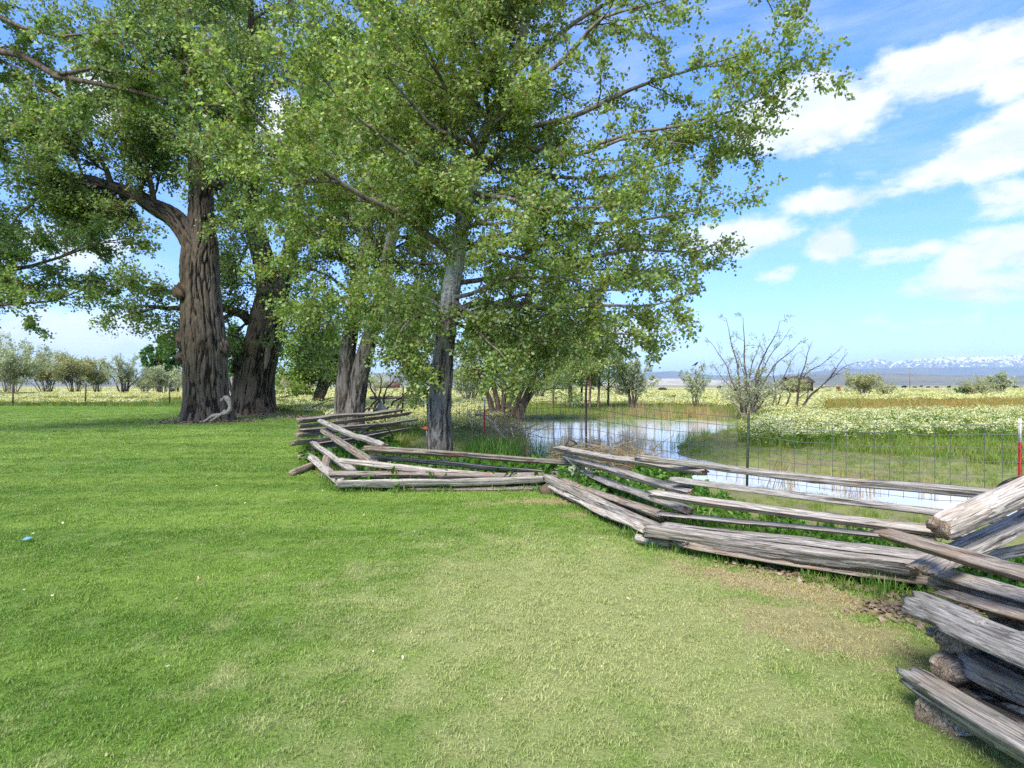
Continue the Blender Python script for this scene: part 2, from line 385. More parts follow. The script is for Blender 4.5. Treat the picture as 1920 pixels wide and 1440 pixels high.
# ------------------------------------------------------------------ ground, lawn, water
def axis(lo, hi, step, far, grow=1.22):
    a = list(np.arange(lo, hi + step / 2, step)); s = step
    while a[-1] < far: s *= grow; a.append(a[-1] + s)
    s = step
    while a[0] > -far: s *= grow; a.insert(0, a[0] - s)
    return np.array(a)
def grid_mesh(name, xs, ys, zf):
    X, Y = np.meshgrid(xs, ys); Z = zf(X, Y)
    V = np.stack([X, Y, Z], -1).reshape(-1, 3); nx, ny = len(xs), len(ys)
    i = np.arange(nx - 1)[None, :] + np.arange(ny - 1)[:, None] * nx
    Q = np.stack([i, i + 1, i + nx + 1, i + nx], -1).reshape(-1, 4)
    return V, Q
def field_mat():
    m, t, b, _ = new_mat('meadow_ground')
    pos = t.add('ShaderNodeNewGeometry').outputs['Position']
    sp = t.add('ShaderNodeSeparateXYZ'); t.put(sp.inputs[0], pos)
    n1 = t.noise(t.mapping(pos, (.5, 1.0, 1)), .22, 5, .6, .3); n2 = t.noise(pos, 2.4, 6, .65); n3 = t.noise(pos, 24, 4, .6)
    nb = t.noise(t.mapping(pos, (.006, .03, 1)), 1.0, 5, .6, .4); nc = t.noise(t.mapping(pos, (.01, .045, 1), (7, 3, 0)), 1.0, 5, .6, .4)
    soil = t.mix(n2, (.13, .10, .065), (.24, .195, .125))
    green = t.mix(n2, (.13, .17, .035), (.25, .27, .065))
    near = t.mix(t.ramp(t.math('ADD', t.math('MULTIPLY', n1, .6), t.math('MULTIPLY', n2, .4)), .36, .58), soil, green)
    # far meadow: cream flower drifts, olive and ochre bands
    farc = t.mix(t.ramp(nb, .40, .56), (.17, .19, .05), (.50, .48, .22)); farc = t.mix(t.ramp(nc, .52, .64), farc, (.26, .175, .05))
    dist = sp.outputs[1]
    c = t.mix(t.ramp(dist, 45, 100), near, farc)
    plain_far = t.mix(t.ramp(nb, .42, .6), (.20, .19, .10), (.30, .27, .17))
    c = t.mix(t.ramp(dist, 180, 700), c, plain_far)
    c = t.mix(t.math('MULTIPLY', t.ramp(n3, .4, .7), .3), c, tuple([.06, .05, .03]))
    t.put(b.inputs['Base Color'], c)
    # wet mud along the water's edge
    bp = t.add('ShaderNodeBump'); bp.inputs['Strength'].default_value = .6; bp.inputs['Distance'].default_value = .05
    t.put(bp.inputs['Height'], t.math('ADD', n2, t.math('MULTIPLY', n3, .4))); t.l.new(bp.outputs[0], b.inputs['Normal'])
    return m
M['field'] = field_mat()
xs = axis(-32, 32, .5, 42000); ys = axis(-8, 48, .5, 42000)
V, Q = grid_mesh('ground', xs, ys, gz)
tag(mobj('ground', mesh_np('ground', V, Q, smooth=True), M['field']), kind='structure')

def lawn_colour(t, pos, dry, lo, hi, yellow):
    n1 = t.noise(pos, .55, 4, .6, .3); n2 = t.noise(pos, 3.0, 5, .62); sp = t.add('ShaderNodeSeparateXYZ'); t.put(sp.inputs[0], pos)
    stripe = t.noise(t.mapping(pos, (.12, 1.5, 1), (0, 0, 0), (0, 0, R(8))), .9, 3, .5)       # mower passes
    g = t.mix(t.ramp(t.math('ADD', t.math('MULTIPLY', n1, .45), t.math('MULTIPLY', stripe, .55)), .38, .60), lo, hi)
    # the middle of the near lawn is worn and yellowish
    dxn = t.math('DIVIDE', t.math('SUBTRACT', sp.outputs[0], .55), 2.3); dyn = t.math('DIVIDE', t.math('SUBTRACT', sp.outputs[1], 3.6), 2.5)
    e = t.math('SQRT', t.math('ADD', t.math('POWER', dxn, 2.0), t.math('POWER', dyn, 2.0)))
    e = t.math('SUBTRACT', e, t.math('MULTIPLY', t.math('SUBTRACT', n2, .5), 1.6))
    g = t.mix(t.math('MULTIPLY', t.ramp(e, 1.15, .2), .9), g, yellow)
    g = t.mix(t.math('MULTIPLY', t.ramp(n2, .52, .70), .35), g, yellow)
    # dead grass along the rails: distance to the line C3-C4 and a patch before C2
    nd = t.math('MULTIPLY', t.math('SUBTRACT', t.noise(pos, 6.5, 4, .65), .5), 2.6)
    for (cx, cy_, ax, ay, rot, amt) in ((1.95, 4.0, .85, .22, R(-40), .85), (1.8, 3.35, .5, .34, R(-40), .65), (.45, 7.0, .5, .16, 0, .9), (-.35, 6.9, .22, .1, 0, .5), (.7, 6.3, .25, .12, 0, .5)):
        c, s = math.cos(-rot), math.sin(-rot)
        x0 = t.math('SUBTRACT', sp.outputs[0], cx); y0 = t.math('SUBTRACT', sp.outputs[1], cy_)
        u = t.math('DIVIDE', t.math('SUBTRACT', t.math('MULTIPLY', x0, c), t.math('MULTIPLY', y0, s)), ax)
        v = t.math('DIVIDE', t.math('ADD', t.math('MULTIPLY', x0, s), t.math('MULTIPLY', y0, c)), ay)
        d = t.math('SQRT', t.math('ADD', t.math('POWER', u, 2.0), t.math('POWER', v, 2.0)))
        d = t.math('ADD', d, nd)
        g = t.mix(t.math('MULTIPLY', t.ramp(d, 1.25, .65), amt), g, dry)
    return g, n2
def lawn_mat():
    m, t, b, _ = new_mat('lawn')
    pos = t.add('ShaderNodeNewGeometry').outputs['Position']
    g, n2 = lawn_colour(t, pos, (.37, .29, .155), (.115, .21, .026), (.19, .295, .045), (.34, .355, .135))
    n3 = t.noise(pos, 60, 5, .7)
    g = t.mix(t.math('MULTIPLY', t.ramp(n3, .35, .7), .5), g, t.mix(1.0, g, (.5, .5, .45), 'MULTIPLY'))
    t.put(b.inputs['Base Color'], g)
    bp = t.add('ShaderNodeBump'); bp.inputs['Strength'].default_value = .8; bp.inputs['Distance'].default_value = .03
    t.put(bp.inputs['Height'], n3); t.l.new(bp.outputs[0], b.inputs['Normal'])
    return m
M['lawn'] = lawn_mat()
xs2 = np.concatenate([np.arange(-62, -6, .6), np.arange(-6, 9.01, .12)]); ys2 = np.concatenate([np.arange(-9, 1, .4), np.arange(1, 16, .12), np.arange(16, 38.8, .45)])
def lawn_z(x, y): return gz(x, y) + .012 + .0 * x
V, Q = grid_mesh('lawn', xs2, ys2, lambda x, y: np.zeros_like(x))
cen = V[Q].mean(1)
keep = poly_sd(cen[:, 0], cen[:, 1], LAWN) < .05 + .25 * (vnoise(cen[:, 0] * 1.3, cen[:, 1] * 1.3, 0, 5) - .5)
Q = Q[keep]; used = np.unique(Q); remap = -np.ones(len(V), int); remap[used] = np.arange(len(used)); V = V[used]; Q = remap[Q]
V[:, 2] = gz(V[:, 0], V[:, 1]) + .012
tag(mobj('lawn', mesh_np('lawn', V, Q, smooth=True), M['lawn']), kind='structure')

def water_mat():
    m, t, b, _ = new_mat('pond_water')
    pos = t.add('ShaderNodeNewGeometry').outputs['Position']
    b.inputs['Base Color'].default_value = (.54, .535, .515, 1); b.inputs['Roughness'].default_value = .03  # silty tone lifted much paler, standing in for the white cloud reflection
    b.inputs['IOR'].default_value = 1.33; b.inputs['Specular IOR Level'].default_value = .5
    n = t.noise(t.mapping(pos, (1, .6, 1)), 2.2, 3, .5)
    bp = t.add('ShaderNodeBump'); bp.inputs['Strength'].default_value = .08; bp.inputs['Distance'].default_value = .03
    t.put(bp.inputs['Height'], n); t.l.new(bp.outputs[0], b.inputs['Normal'])
    return m
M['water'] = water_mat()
xw = np.arange(-1.5, 12.01, .5); yw = np.arange(2.5, 28.01, .5)
V, Q = grid_mesh('pond_water', xw, yw, lambda x, y: np.full_like(x, WATER_Z))
cen = V[Q].mean(1); Q = Q[poly_sd(cen[:, 0], cen[:, 1], POND) < .8]
used = np.unique(Q); remap = -np.ones(len(V), int); remap[used] = np.arange(len(used)); V = V[used]; Q = remap[Q]
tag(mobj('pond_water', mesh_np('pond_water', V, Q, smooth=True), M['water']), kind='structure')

# ------------------------------------------------------------------ far hills and mountains
def hill_mat(name, lo, hi, snow=None, scale=.002):
    m, t, b, _ = new_mat(name)
    pos = t.add('ShaderNodeNewGeometry'); p = pos.outputs['Position']
    n = t.noise(p, scale, 7, .62, .3); n2 = t.noise(p, scale * 6, 5, .6)
    c = t.mix(t.ramp(t.math('ADD', t.math('MULTIPLY', n, .6), t.math('MULTIPLY', n2, .4)), .38, .62), lo, hi)
    if snow:
        sp = t.add('ShaderNodeSeparateXYZ'); t.put(sp.inputs[0], p)
        h = t.math('ADD', sp.outputs[2], t.math('MULTIPLY', t.math('SUBTRACT', n2, .5), snow[2]))
        c = t.mix(t.ramp(h, snow[0], snow[1]), c, (.85, .87, .90))
    t.put(b.inputs['Base Color'], c); b.inputs['Roughness'].default_value = 1
    return m
def ridge(name, prof, d, depth, mat, rough, seed, nx=260, ny=26):
    """a range of hills: prof = [(photo column, photo row of the crest)], its foot on the plain at distance d - depth"""
    px = np.array([p[0] for p in prof], float); py = np.array([p[1] for p in prof], float)
    u = np.linspace(px[0], px[-1], nx); crest = np.interp(u, px, py)
    hgt = (HY - crest) / F * d
    tt = np.linspace(0, 1, ny)
    U, T = np.meshgrid(u, tt)
    D = d - depth + 2 * depth * T
    X = (U - CX) / F * D; Y = D
    shape = np.where(T < .5, (T * 2) ** 1.3, (2 - 2 * T))
    n1 = fbm(X / depth * 3.0, Y / depth * 3.0, 0, seed, 5) - .5
    n2 = fbm(X / depth * 9.0, Y / depth * 6.0, 0, seed + 20, 4) - .5
    nr = 1 - np.abs(2 * fbm(X / depth * 5, Y / depth * 4, 0, seed + 40, 4) - 1)
    Z = shape * (1 + rough * (n1 * .9 + n2 * .6 + (nr - .7) * .7))
    app = Z / D; Z = hgt[None, :] * Z * (1 / d) / np.maximum(app.max(0), 1e-9)[None, :] - 2.0   # the crest stands as high as the profile
    V = np.stack([X, Y, Z], -1).reshape(-1, 3)
    i = np.arange(nx - 1)[None, :] + np.arange(ny - 1)[:, None] * nx
    Q = np.stack([i, i + 1, i + nx + 1, i + nx], -1).reshape(-1, 4)
    return tag(mobj(name, mesh_np(name, V, Q, smooth=True), mat), kind='structure')
M['snow_range'] = hill_mat('snow_range', (.06, .07, .085), (.11, .12, .13), (520, 980, 1900), .0016)
M['blue_range'] = hill_mat('blue_range', (.045, .055, .065), (.08, .085, .09), None, .0012)
M['foothill'] = hill_mat('foothill', (.085, .085, .06), (.16, .145, .105), None, .002)
M['pale_hill'] = hill_mat('pale_hill', (.30, .27, .21), (.42, .38, .31), None, .003)
ridge('mountain_range', [(1480, 706), (1560, 690), (1600, 681), (1640, 671), (1672, 678), (1720, 673), (1780, 669), (1850, 669), (1920, 665), (2050, 660), (2300, 672), (2700, 690)], 17000, 2600, M['snow_range'], .8, 3, 420, 40)
ridge('mountain_range', [(300, 716), (600, 706), (760, 700), (900, 703), (1100, 706), (1220, 698), (1262, 695), (1330, 703), (1420, 706), (1500, 700), (1600, 691), (1700, 690), (1800, 688), (1920, 689), (2100, 684), (2600, 700)], 13500, 1600, M['blue_range'], .22, 11)
ridge('hills', [(1330, 718), (1420, 709), (1500, 703), (1600, 700), (1700, 700), (1800, 703), (1900, 704), (2000, 699), (2300, 705), (2700, 716)], 5200, 1300, M['foothill'], .18, 23)
ridge('hills', [(1100, 718), (1180, 713), (1240, 709), (1300, 709), (1380, 714), (1420, 719)], 4200, 500, M['pale_hill'], .15, 31, 120)
ridge('hills', [(-400, 712), (0, 712), (300, 709), (560, 706), (680, 700), (760, 696), (860, 690), (930, 694), (1000, 706), (1080, 714), (1130, 719)], 6000, 1500, M['foothill'], .25, 41)

HAZE = True
if HAZE:
    m = bpy.data.materials.new('haze'); m.use_nodes = True; t = NT(m.node_tree); t.n.clear()
    out = t.add('ShaderNodeOutputMaterial'); pv = t.add('ShaderNodeVolumePrincipled')
    pv.inputs['Color'].default_value = (.62, .80, 1.0, 1); pv.inputs['Density'].default_value = 5.2e-5; pv.inputs['Anisotropy'].default_value = .2
    t.l.new(pv.outputs[0], out.inputs['Volume'])
    V, Q, T = box(0, 0, 650, 100000, 100000, 1306)
    tag(mobj('haze', mesh_np('haze', V, Q), m), 'pale blue haze over the plain', 'haze', kind='stuff')

# ------------------------------------------------------------------ trees
def perp_rand(t, k):
    v = rng.normal(size=t.shape); v -= (v * t).sum(-1, keepdims=True) * t
    return nrm(v)
def grow_children(pts, rad, m, n, t0, t1, ang, length, taper, wander, up, rr, flat=0.0, tmin_r=.0025):
    """pts (B,k,3), rad (B,k): m children on each; returns pts (B*m,n,3), rad"""
    B, k, _ = pts.shape
    t = t0 + (t1 - t0) * (np.arange(m)[None, :] + rng.random((B, m))) / m
    f = t * (k - 1); i = np.clip(f.astype(int), 0, k - 2); w = (f - i)[..., None]
    bi = np.arange(B)[:, None]
    pos = pts[bi, i] * (1 - w) + pts[bi, i + 1] * w
    tan = nrm(pts[bi, i + 1] - pts[bi, i])
    pr = rad[bi, i] * (1 - w[..., 0]) + rad[bi, i + 1] * w[..., 0]
    L = np.linalg.norm(np.diff(pts, axis=1), axis=2).sum(1)[:, None]
    a = R(1) * (ang[0] + (ang[1] - ang[0]) * rng.random((B, m)))[..., None]
    side = perp_rand(tan, 0); side[..., 2] *= (1 - flat); side = nrm(side)
    d = nrm(np.cos(a) * tan + np.sin(a) * side)
    if isinstance(length, tuple): ln = (length[0] + (length[1] - length[0]) * rng.random((B, m))) * (1 - taper * t)
    else: ln = L * length * (.6 + .8 * rng.random((B, m))) * (1 - taper * t)
    step = (ln / (n - 1))[..., None]
    out = np.zeros((B, m, n, 3)); out[:, :, 0] = pos
    for j in range(1, n):
        d = nrm(d + wander * rng.normal(size=d.shape) + np.array([0, 0, up]))
        out[:, :, j] = out[:, :, j - 1] + d * step
    r0 = np.maximum(pr * rr, tmin_r); prof = np.linspace(1, .25, n)
    rad2 = r0[..., None] * prof
    return out.reshape(-1, n, 3), np.maximum(rad2.reshape(-1, n), tmin_r * .5)
def leaves_on(pts, count, size, spread, long=1.3, droop=.15, flatness=.5, four=False, prefer_tip=True):
    """count leaves spread over the twigs pts (B,n,3); each a folded leaf blade"""
    B, n, _ = pts.shape
    b = rng.integers(0, B, count); t = rng.random(count) ** (.8 if prefer_tip else 1.0)
    f = t * (n - 1); i = np.clip(f.astype(int), 0, n - 2); w = (f - i)[:, None]
    pos = pts[b, i] * (1 - w) + pts[b, i + 1] * w; tan = nrm(pts[b, i + 1] - pts[b, i])
    d = nrm(tan * .45 + rng.normal(size=(count, 3)) * .75 + np.array([0, 0, -droop]))
    nr_ = rng.normal(size=(count, 3)) + np.array([0, -.15, flatness * 1.6]); nr_ -= (nr_ * d).sum(1, keepdims=True) * d; nr_ = nrm(nr_)
    s = np.cross(d, nr_); L = (size * (.55 + .75 * rng.random(count)))[:, None]; Wd = L / long * .5
    pos = pos + rng.normal(size=(count, 3)) * spread + d * L * .25
    fold = nr_ * L * .10
    base = pos - d * L * .1
    if four:
        V = np.stack([base, base + d * L * .32 + s * Wd + fold, base + d * L * .72 + s * Wd * .62 + fold, base + d * L,
                      base + d * L * .72 - s * Wd * .62 + fold, base + d * L * .32 - s * Wd + fold], 1).reshape(-1, 3)
        o = np.arange(count)[:, None] * 6
        Q = np.concatenate([o + [0, 1, 2, 3], o + [0, 3, 4, 5]]); T = np.zeros((0, 3), int)
        rnd = rng.random(count); att = np.concatenate([rnd, rnd])
    else:
        V = np.stack([base, base + d * L * .42 + s * Wd + fold, base + d * L, base + d * L * .42 - s * Wd + fold], 1).reshape(-1, 3)
        o = np.arange(count)[:, None] * 4
        T = np.concatenate([o + [0, 1, 2], o + [0, 2, 3]]); Q = np.zeros((0, 4), int)
        rnd = rng.random(count); att = np.concatenate([rnd, rnd])
    return V, Q, T, att
def limb(pts, n=12):
    """limb from photo points (x, y, depth) with radius at both ends -> world polyline"""
    return catmull([P(*p) for p in pts], n)
def bark_tube(path, radii, sides, segs, depth, fx, fz, seed, flare=0.0, lobes=5):
    """thick stem with furrowed bark as real relief"""
    c = catmull(np.column_stack([path, radii]), segs); p, r = c[:, :3], np.maximum(c[:, 3], .01)
    t = nrm(np.gradient(p, axis=0)); a = nrm(np.cross(t, np.array([0, 1.0, 0.001]))); b = np.cross(t, a)
    th = np.arange(sides) / sides * 2 * np.pi
    ln = np.concatenate([[0], np.cumsum(np.linalg.norm(np.diff(p, axis=0), axis=1))])
    TH, S = np.meshgrid(th, ln); Rr = r[:, None] + 0 * TH
    x, y = np.cos(TH) * Rr * fx, np.sin(TH) * Rr * fx; z = S * fz
    wx = (fbm(x * .5, y * .5, z * .8, seed + 5, 2) - .5) * 2.2
    n1 = np.abs(2 * fbm(x + wx, y + wx, z, seed, 2) - 1); n2 = np.abs(2 * fbm(x * 2.1 + wx, y * 2.1, z * 2.0, seed + 9, 2) - 1)
    hgt = np.minimum(1, n1 * 4.6) * .62 + np.minimum(1, n2 * 4.6) * .38
    blk = fbm(x * 1.5, y * 1.5, z * 6, seed + 30, 3)
    lump = (fbm(np.cos(TH) * 1.2 + 5, np.sin(TH) * 1.2, S * .9 / max(r[0], .1) * .5, seed + 3, 3) - .5) * .20
    fl = flare * np.exp(-S / (r[0] * .9)) * (1 + .35 * np.cos(TH * lobes + seed))
    RR = Rr * (1 + lump + fl) + depth * 1.25 * (hgt - .7) + depth * .9 * (blk - .5)
    plate = np.clip(hgt * 1.15 - .15, 0, 1).ravel()
    V = p[:, None, :] + RR[..., None] * (np.cos(TH)[..., None] * a[:, None, :] + np.sin(TH)[..., None] * b[:, None, :])
    V = V.reshape(-1, 3); k = np.arange(sides); k2 = (k + 1) % sides; ring = (np.arange(segs - 1) * sides)[:, None]
    Q = np.stack([ring + k, ring + k2, ring + sides + k2, ring + sides + k], -1).reshape(-1, 4)
    f = np.arange(1, sides - 1); l = (segs - 1) * sides
    T = np.stack([l + 0 * f, l + f, l + f + 1], -1)
    return V, Q, T, plate
def stack(*arrs): return np.concatenate(arrs)

def tree(name, label, cat, base, stems, limbs, auto, leafmat, barkmat, twigmat, nleaf, lsize, group=None, lev2=(7, .36), lev3=(6, .30), droop=0.0, four=False,
         spread=.05, long=1.3, lens3=(.25, .7), lens2=(.7, 1.7), flat=.25, wander=.22, sparse_inner=.12, flatness=.5, limbmat=None):
    """stems: [(path, radii, sides, segs, bark depth, flare)]; limbs: [(world polyline, r0, r1)]; auto: extra limbs (count, stem index, t0, t1, length range, angle, up)"""
    root = empty(name, base, label, cat, group); base = np.asarray(base, float)
    for (path, radii, sides, segs, depth, flare) in stems:
        V, Q, T, pl = bark_tube(path, radii, sides, segs, depth, .58 / max(depth, .01), .062 / max(depth, .01), int(rng.integers(0, 999)), flare)
        mobj('trunk', mesh_np('trunk', V - base, Q, T, {'plate': ('POINT', pl)}, smooth=True), barkmat, root)
    NL = 12
    Lp = [l[0] if len(l[0]) == NL else catmull(l[0], NL) for l in limbs]; Lr = [np.linspace(l[1], l[2], NL) for l in limbs]
    for (cnt, si, t0, t1, ln, ang, up) in auto:
        path, radii = stems[si][0], stems[si][1]
        c = catmull(np.column_stack([path, radii]), 24)
        ap, ar = grow_children(c[None, :, :3], c[None, :, 3], cnt, NL, t0, t1, ang, ln, .45, .10, up, .42)
        Lp += list(ap); Lr += list(ar)
    Lp, Lr = np.array(Lp), np.array(Lr)
    for p_, r_ in list(zip(Lp, Lr)):                       # wobble so that no limb is a ruled line
        k = np.linspace(0, 1, NL)[:, None]; seg = np.linalg.norm(p_[-1] - p_[0])
        p_ += (np.sin(k * 9 + rng.random(3) * 6) * rng.normal(size=3) * .012 + np.sin(k * 19 + rng.random(3) * 6) * .006) * seg * np.minimum(1, k * 4)
    if stems:
        for p_, r_ in zip(Lp, Lr):
            V, Q, T = tubes(p_[None], r_[None], 8); mobj('limb', mesh_np('limb', V - base, Q, T, {'plate': ('POINT', np.full(len(V), .7))}, smooth=True), limbmat or barkmat, root)
    else:
        V, Q, T = tubes(Lp, Lr, 6); o = mobj('stems', mesh_np('stems', V - base, Q, T, smooth=True), barkmat, root); o['kind'] = 'stuff'
    b2, r2 = grow_children(Lp, Lr, lev2[0], 7, sparse_inner, 1.0, (28, 62), lens2, .45, wander * .6, .02 - droop, lev2[1], flat)
    b3, r3 = grow_children(b2, r2, lev3[0], 4, .1, 1.0, (25, 60), lens3, .35, wander, .0 - droop * 1.5, .5, flat * .5)
    parts = [tubes(b2, r2, 5), tubes(b3, r3, 3, False)]
    V, Q, T = join(parts)
    o = mobj('twigs', mesh_np('twigs', V - base, Q, T), twigmat, root); o['kind'] = 'stuff'
    if nleaf:
        tips = b2[:, 3:]
        V1, Q1, T1, a1 = leaves_on(b3, int(nleaf * .88), lsize, spread, long, .15 + droop, flatness, four)
        V2, Q2, T2, a2 = leaves_on(tips, nleaf - int(nleaf * .88), lsize, spread, long, .15 + droop, flatness, four)
        Vv, Qq, Tt = join([(V1, Q1, T1), (V2, Q2, T2)])
        rn = np.concatenate([a1, a2])
        o = mobj('crown', mesh_np('crown', Vv - base, Qq, Tt, {'rnd': ('FACE', rn)}), leafmat, root)
        o['kind'] = 'stuff'
    return root

def px_path(pts): return np.array([P(*p) for p in pts])

# the white poplar by the rails -------------------------------------------------
D1 = 10.5
tp = px_path([(826, 872, D1), (824, 800, D1), (826, 740, D1), (832, 660, D1), (843, 570, D1), (857, 480, D1), (872, 390, D1), (886, 320, D1), (908, 250, D1), (945, 170, 10.4), (972, 100, 10.3), (990, 20, 10.2), (1003, -80, 10.1), (1008, -190, 10)])
tr = [.235, .215, .205, .19, .165, .14, .13, .12, .105, .095, .085, .07, .05, .025]
LB = lambda pts, r0, r1: (limb(pts), r0, r1)
limbs1 = [
    LB([(853, 585, 10.5), (880, 570, 10.4), (920, 567, 10.3), (957, 575, 10.2), (987, 553, 10.1), (1040, 527, 10.0), (1087, 493, 9.9), (1160, 475, 9.8), (1260, 470, 9.7), (1340, 455, 9.6)], .075, .010),
    LB([(957, 575, 10.2), (1013, 578, 10.0), (1090, 578, 9.7), (1160, 570, 9.5), (1230, 572, 9.4), (1300, 545, 9.3)], .045, .008),
    LB([(853, 590, 10.5), (930, 600, 10.6), (1030, 615, 10.6), (1120, 625, 10.5), (1200, 635, 10.4)], .045, .007),
    LB([(892, 323, 10.5), (913, 323, 10.4), (1007, 325, 10.3), (1107, 327, 10.1), (1160, 332, 10.0), (1260, 310, 9.9), (1330, 290, 9.8)], .05, .008),
    LB([(888, 330, 10.5), (915, 305, 10.4), (967, 277, 10.2), (1007, 280, 10.0), (1100, 280, 9.7), (1200, 262, 9.4), (1290, 275, 9.2)], .07, .008),
    LB([(915, 235, 10.5), (990, 232, 10.3), (1067, 223, 10.0), (1113, 207, 9.9), (1187, 167, 9.7), (1273, 137, 9.5), (1363, 103, 9.3), (1440, 92, 9.2)], .065, .008),
    LB([(1120, 270, 9.8), (1187, 250, 9.6), (1240, 243, 9.5), (1313, 227, 9.4), (1400, 190, 9.3), (1450, 150, 9.2), (1512, 105, 9.1)], .035, .006),
    LB([(1240, 243, 9.5), (1310, 260, 9.4), (1370, 255, 9.4), (1428, 240, 9.3)], .02, .005),
    LB([(873, 390, 10.5), (960, 400, 10.2), (1080, 415, 10.0), (1190, 415, 9.8), (1290, 405, 9.7), (1375, 372, 9.6)], .05, .007),
    LB([(862, 450, 10.5), (960, 480, 10.7), (1080, 500, 10.8), (1200, 510, 10.8), (1310, 500, 10.8)], .045, .007),
    LB([(905, 310, 10.5), (900, 287, 10.3), (873, 263, 10.0), (840, 250, 9.7), (790, 215, 9.3), (740, 160, 8.9), (700, 100, 8.6)], .06, .008),
    LB([(860, 490, 10.5), (847, 473, 10.4), (800, 443, 10.1), (763, 413, 9.8), (720, 383, 9.5), (640, 343, 9.1), (533, 273, 8.6), (467, 213, 8.3), (420, 150, 8.0)], .085, .009),
    LB([(640, 343, 9.1), (600, 340, 8.8), (540, 345, 8.5), (480, 330, 8.2)], .03, .006),
    LB([(900, 300, 10.5), (860, 200, 9.8), (800, 100, 9.2), (740, 0, 8.8)], .06, .01),
    LB([(930, 200, 10.5), (1000, 150, 9.9), (1080, 80, 9.5), (1180, 20, 9.2), (1300, -20, 9.0)], .06, .008),
    LB([(960, 140, 10.4), (1060, 60, 10.2), (1180, -20, 10), (1350, -60, 9.8), (1450, 20, 9.6)], .05, .008),
    LB([(920, 220, 10.5), (900, 120, 9.6), (870, 20, 9.0), (840, -80, 8.6)], .05, .01),
    LB([(870, 400, 10.5), (820, 380, 10.9), (760, 330, 11.2), (690, 270, 11.4), (620, 200, 11.5)], .05, .008),
    LB([(840, 610, 10.5), (805, 590, 10.2), (770, 600, 9.9), (745, 640, 9.7), (735, 680, 9.6)], .035, .006), LB([(842, 590, 10.5), (800, 560, 11), (760, 560, 11.4), (720, 590, 11.8)], .04, .006),
    LB([(846, 570, 10.5), (880, 610, 9.9), (930, 650, 9.6), (960, 690, 9.5)], .03, .006),
    LB([(853, 600, 10.5), (930, 565, 11.3), (1050, 545, 11.9), (1190, 540, 12.2)], .05, .008), LB([(860, 530, 10.5), (940, 520, 11), (1040, 505, 11.5), (1150, 520, 11.8), (1230, 500, 12)], .05, .008),
    LB([(866, 470, 10.5), (940, 440, 10.9), (1040, 440, 11.2), (1140, 450, 11.4), (1240, 440, 11.5)], .05, .008), LB([(850, 560, 10.5), (900, 600, 10.0), (980, 630, 9.7), (1060, 640, 9.5)], .04, .007),
    LB([(846, 560, 10.5), (910, 540, 9.8), (1000, 520, 9.3), (1090, 525, 9.0), (1170, 550, 8.8)], .045, .007), LB([(878, 380, 10.5), (960, 360, 11.2), (1060, 360, 11.8), (1170, 370, 12.1), (1280, 350, 12.2)], .05, .008),
    LB([(843, 600, 10.5), (900, 625, 11), (980, 645, 11.4), (1070, 655, 11.6)], .04, .007), LB([(880, 360, 10.5), (980, 380, 9.7), (1090, 390, 9.2), (1200, 380, 8.9)], .045, .007),
    LB([(870, 430, 10.5), (900, 420, 9.6), (960, 420, 8.9), (1010, 440, 8.4)], .045, .008),
    LB([(880, 350, 10.5), (840, 330, 9.7), (790, 310, 9.0), (720, 270, 8.4), (640, 180, 7.9), (560, 90, 7.6)], .05, .008),
]
tree('white_poplar', 'tall pale-barked poplar with one dark-based trunk right behind the rail fence', 'tree', G(826, D1, -.03),
     [(tp, tr, 72, 190, .026, .10)], limbs1, [(13, 0, .42, .97, (1.6, 3.6), (55, 85), .02), (10, 0, .40, .95, (.9, 2.0), (55, 90), .0)],
     M['poplar_leaf'], M['poplar_bark'], M['twig_bark'], 180000, .066, limbmat=M['limb_bark'], lev2=(11, .40), lev3=(8, .4), lens2=(.5, 1.7), lens3=(.25, .85), spread=.045, sparse_inner=.10, flat=.55)

# the twin-stemmed poplar behind the pile of rails ------------------------------
D2 = 15.0
sa = px_path([(648, 826, D2), (645, 760, D2), (650, 680, D2), (660, 610, D2), (676, 520, D2), (688, 430, D2), (694, 330, D2), (698, 200, D2), (700, 60, D2), (700, -80, D2)])
sb = px_path([(664, 826, D2 - .1), (667, 760, D2 - .1), (678, 690, D2 - .1), (693, 635, D2 - .1), (708, 580, D2), (724, 500, D2), (742, 400, D2), (758, 280, D2), (768, 150, D2), (775, 0, D2)])
limbs2 = [
    LB([(690, 640, 15), (720, 640, 14.6), (750, 650, 14.2), (775, 680, 14.0), (785, 705, 13.9)], .05, .007),
    LB([(708, 580, 15), (750, 560, 14.6), (790, 560, 14.4), (815, 590, 14.2)], .05, .008),
    LB([(660, 610, 15), (630, 585, 14.8), (600, 575, 14.6), (580, 590, 14.5)], .05, .008),
    LB([(668, 560, 15), (620, 520, 14.5), (570, 500, 14.0), (530, 510, 13.8)], .05, .008),
    LB([(676, 520, 15), (640, 470, 14.3), (590, 430, 13.8), (545, 400, 13.5)], .06, .008),
    LB([(724, 500, 15), (770, 470, 14.5), (800, 470, 14.2), (830, 500, 14.0)], .05, .008),
    LB([(700, 610, 15), (715, 600, 14.0), (735, 610, 13.2), (760, 630, 12.8)], .04, .007),
    LB([(690, 430, 15), (650, 380, 14.5), (600, 330, 14.0), (550, 300, 13.6)], .06, .008),
    LB([(742, 400, 15), (790, 360, 14.5), (830, 340, 14.2), (860, 360, 14.0)], .05, .008),
    LB([(672, 560, 15), (690, 540, 13.8), (705, 545, 13.0), (715, 580, 12.5)], .04, .006),
    LB([(700, 610, 15), (740, 600, 15.3), (775, 620, 15.5), (800, 660, 15.6)], .04, .006), LB([(662, 600, 15), (640, 560, 14), (625, 545, 13.3), (600, 560, 12.8)], .04, .006),
]
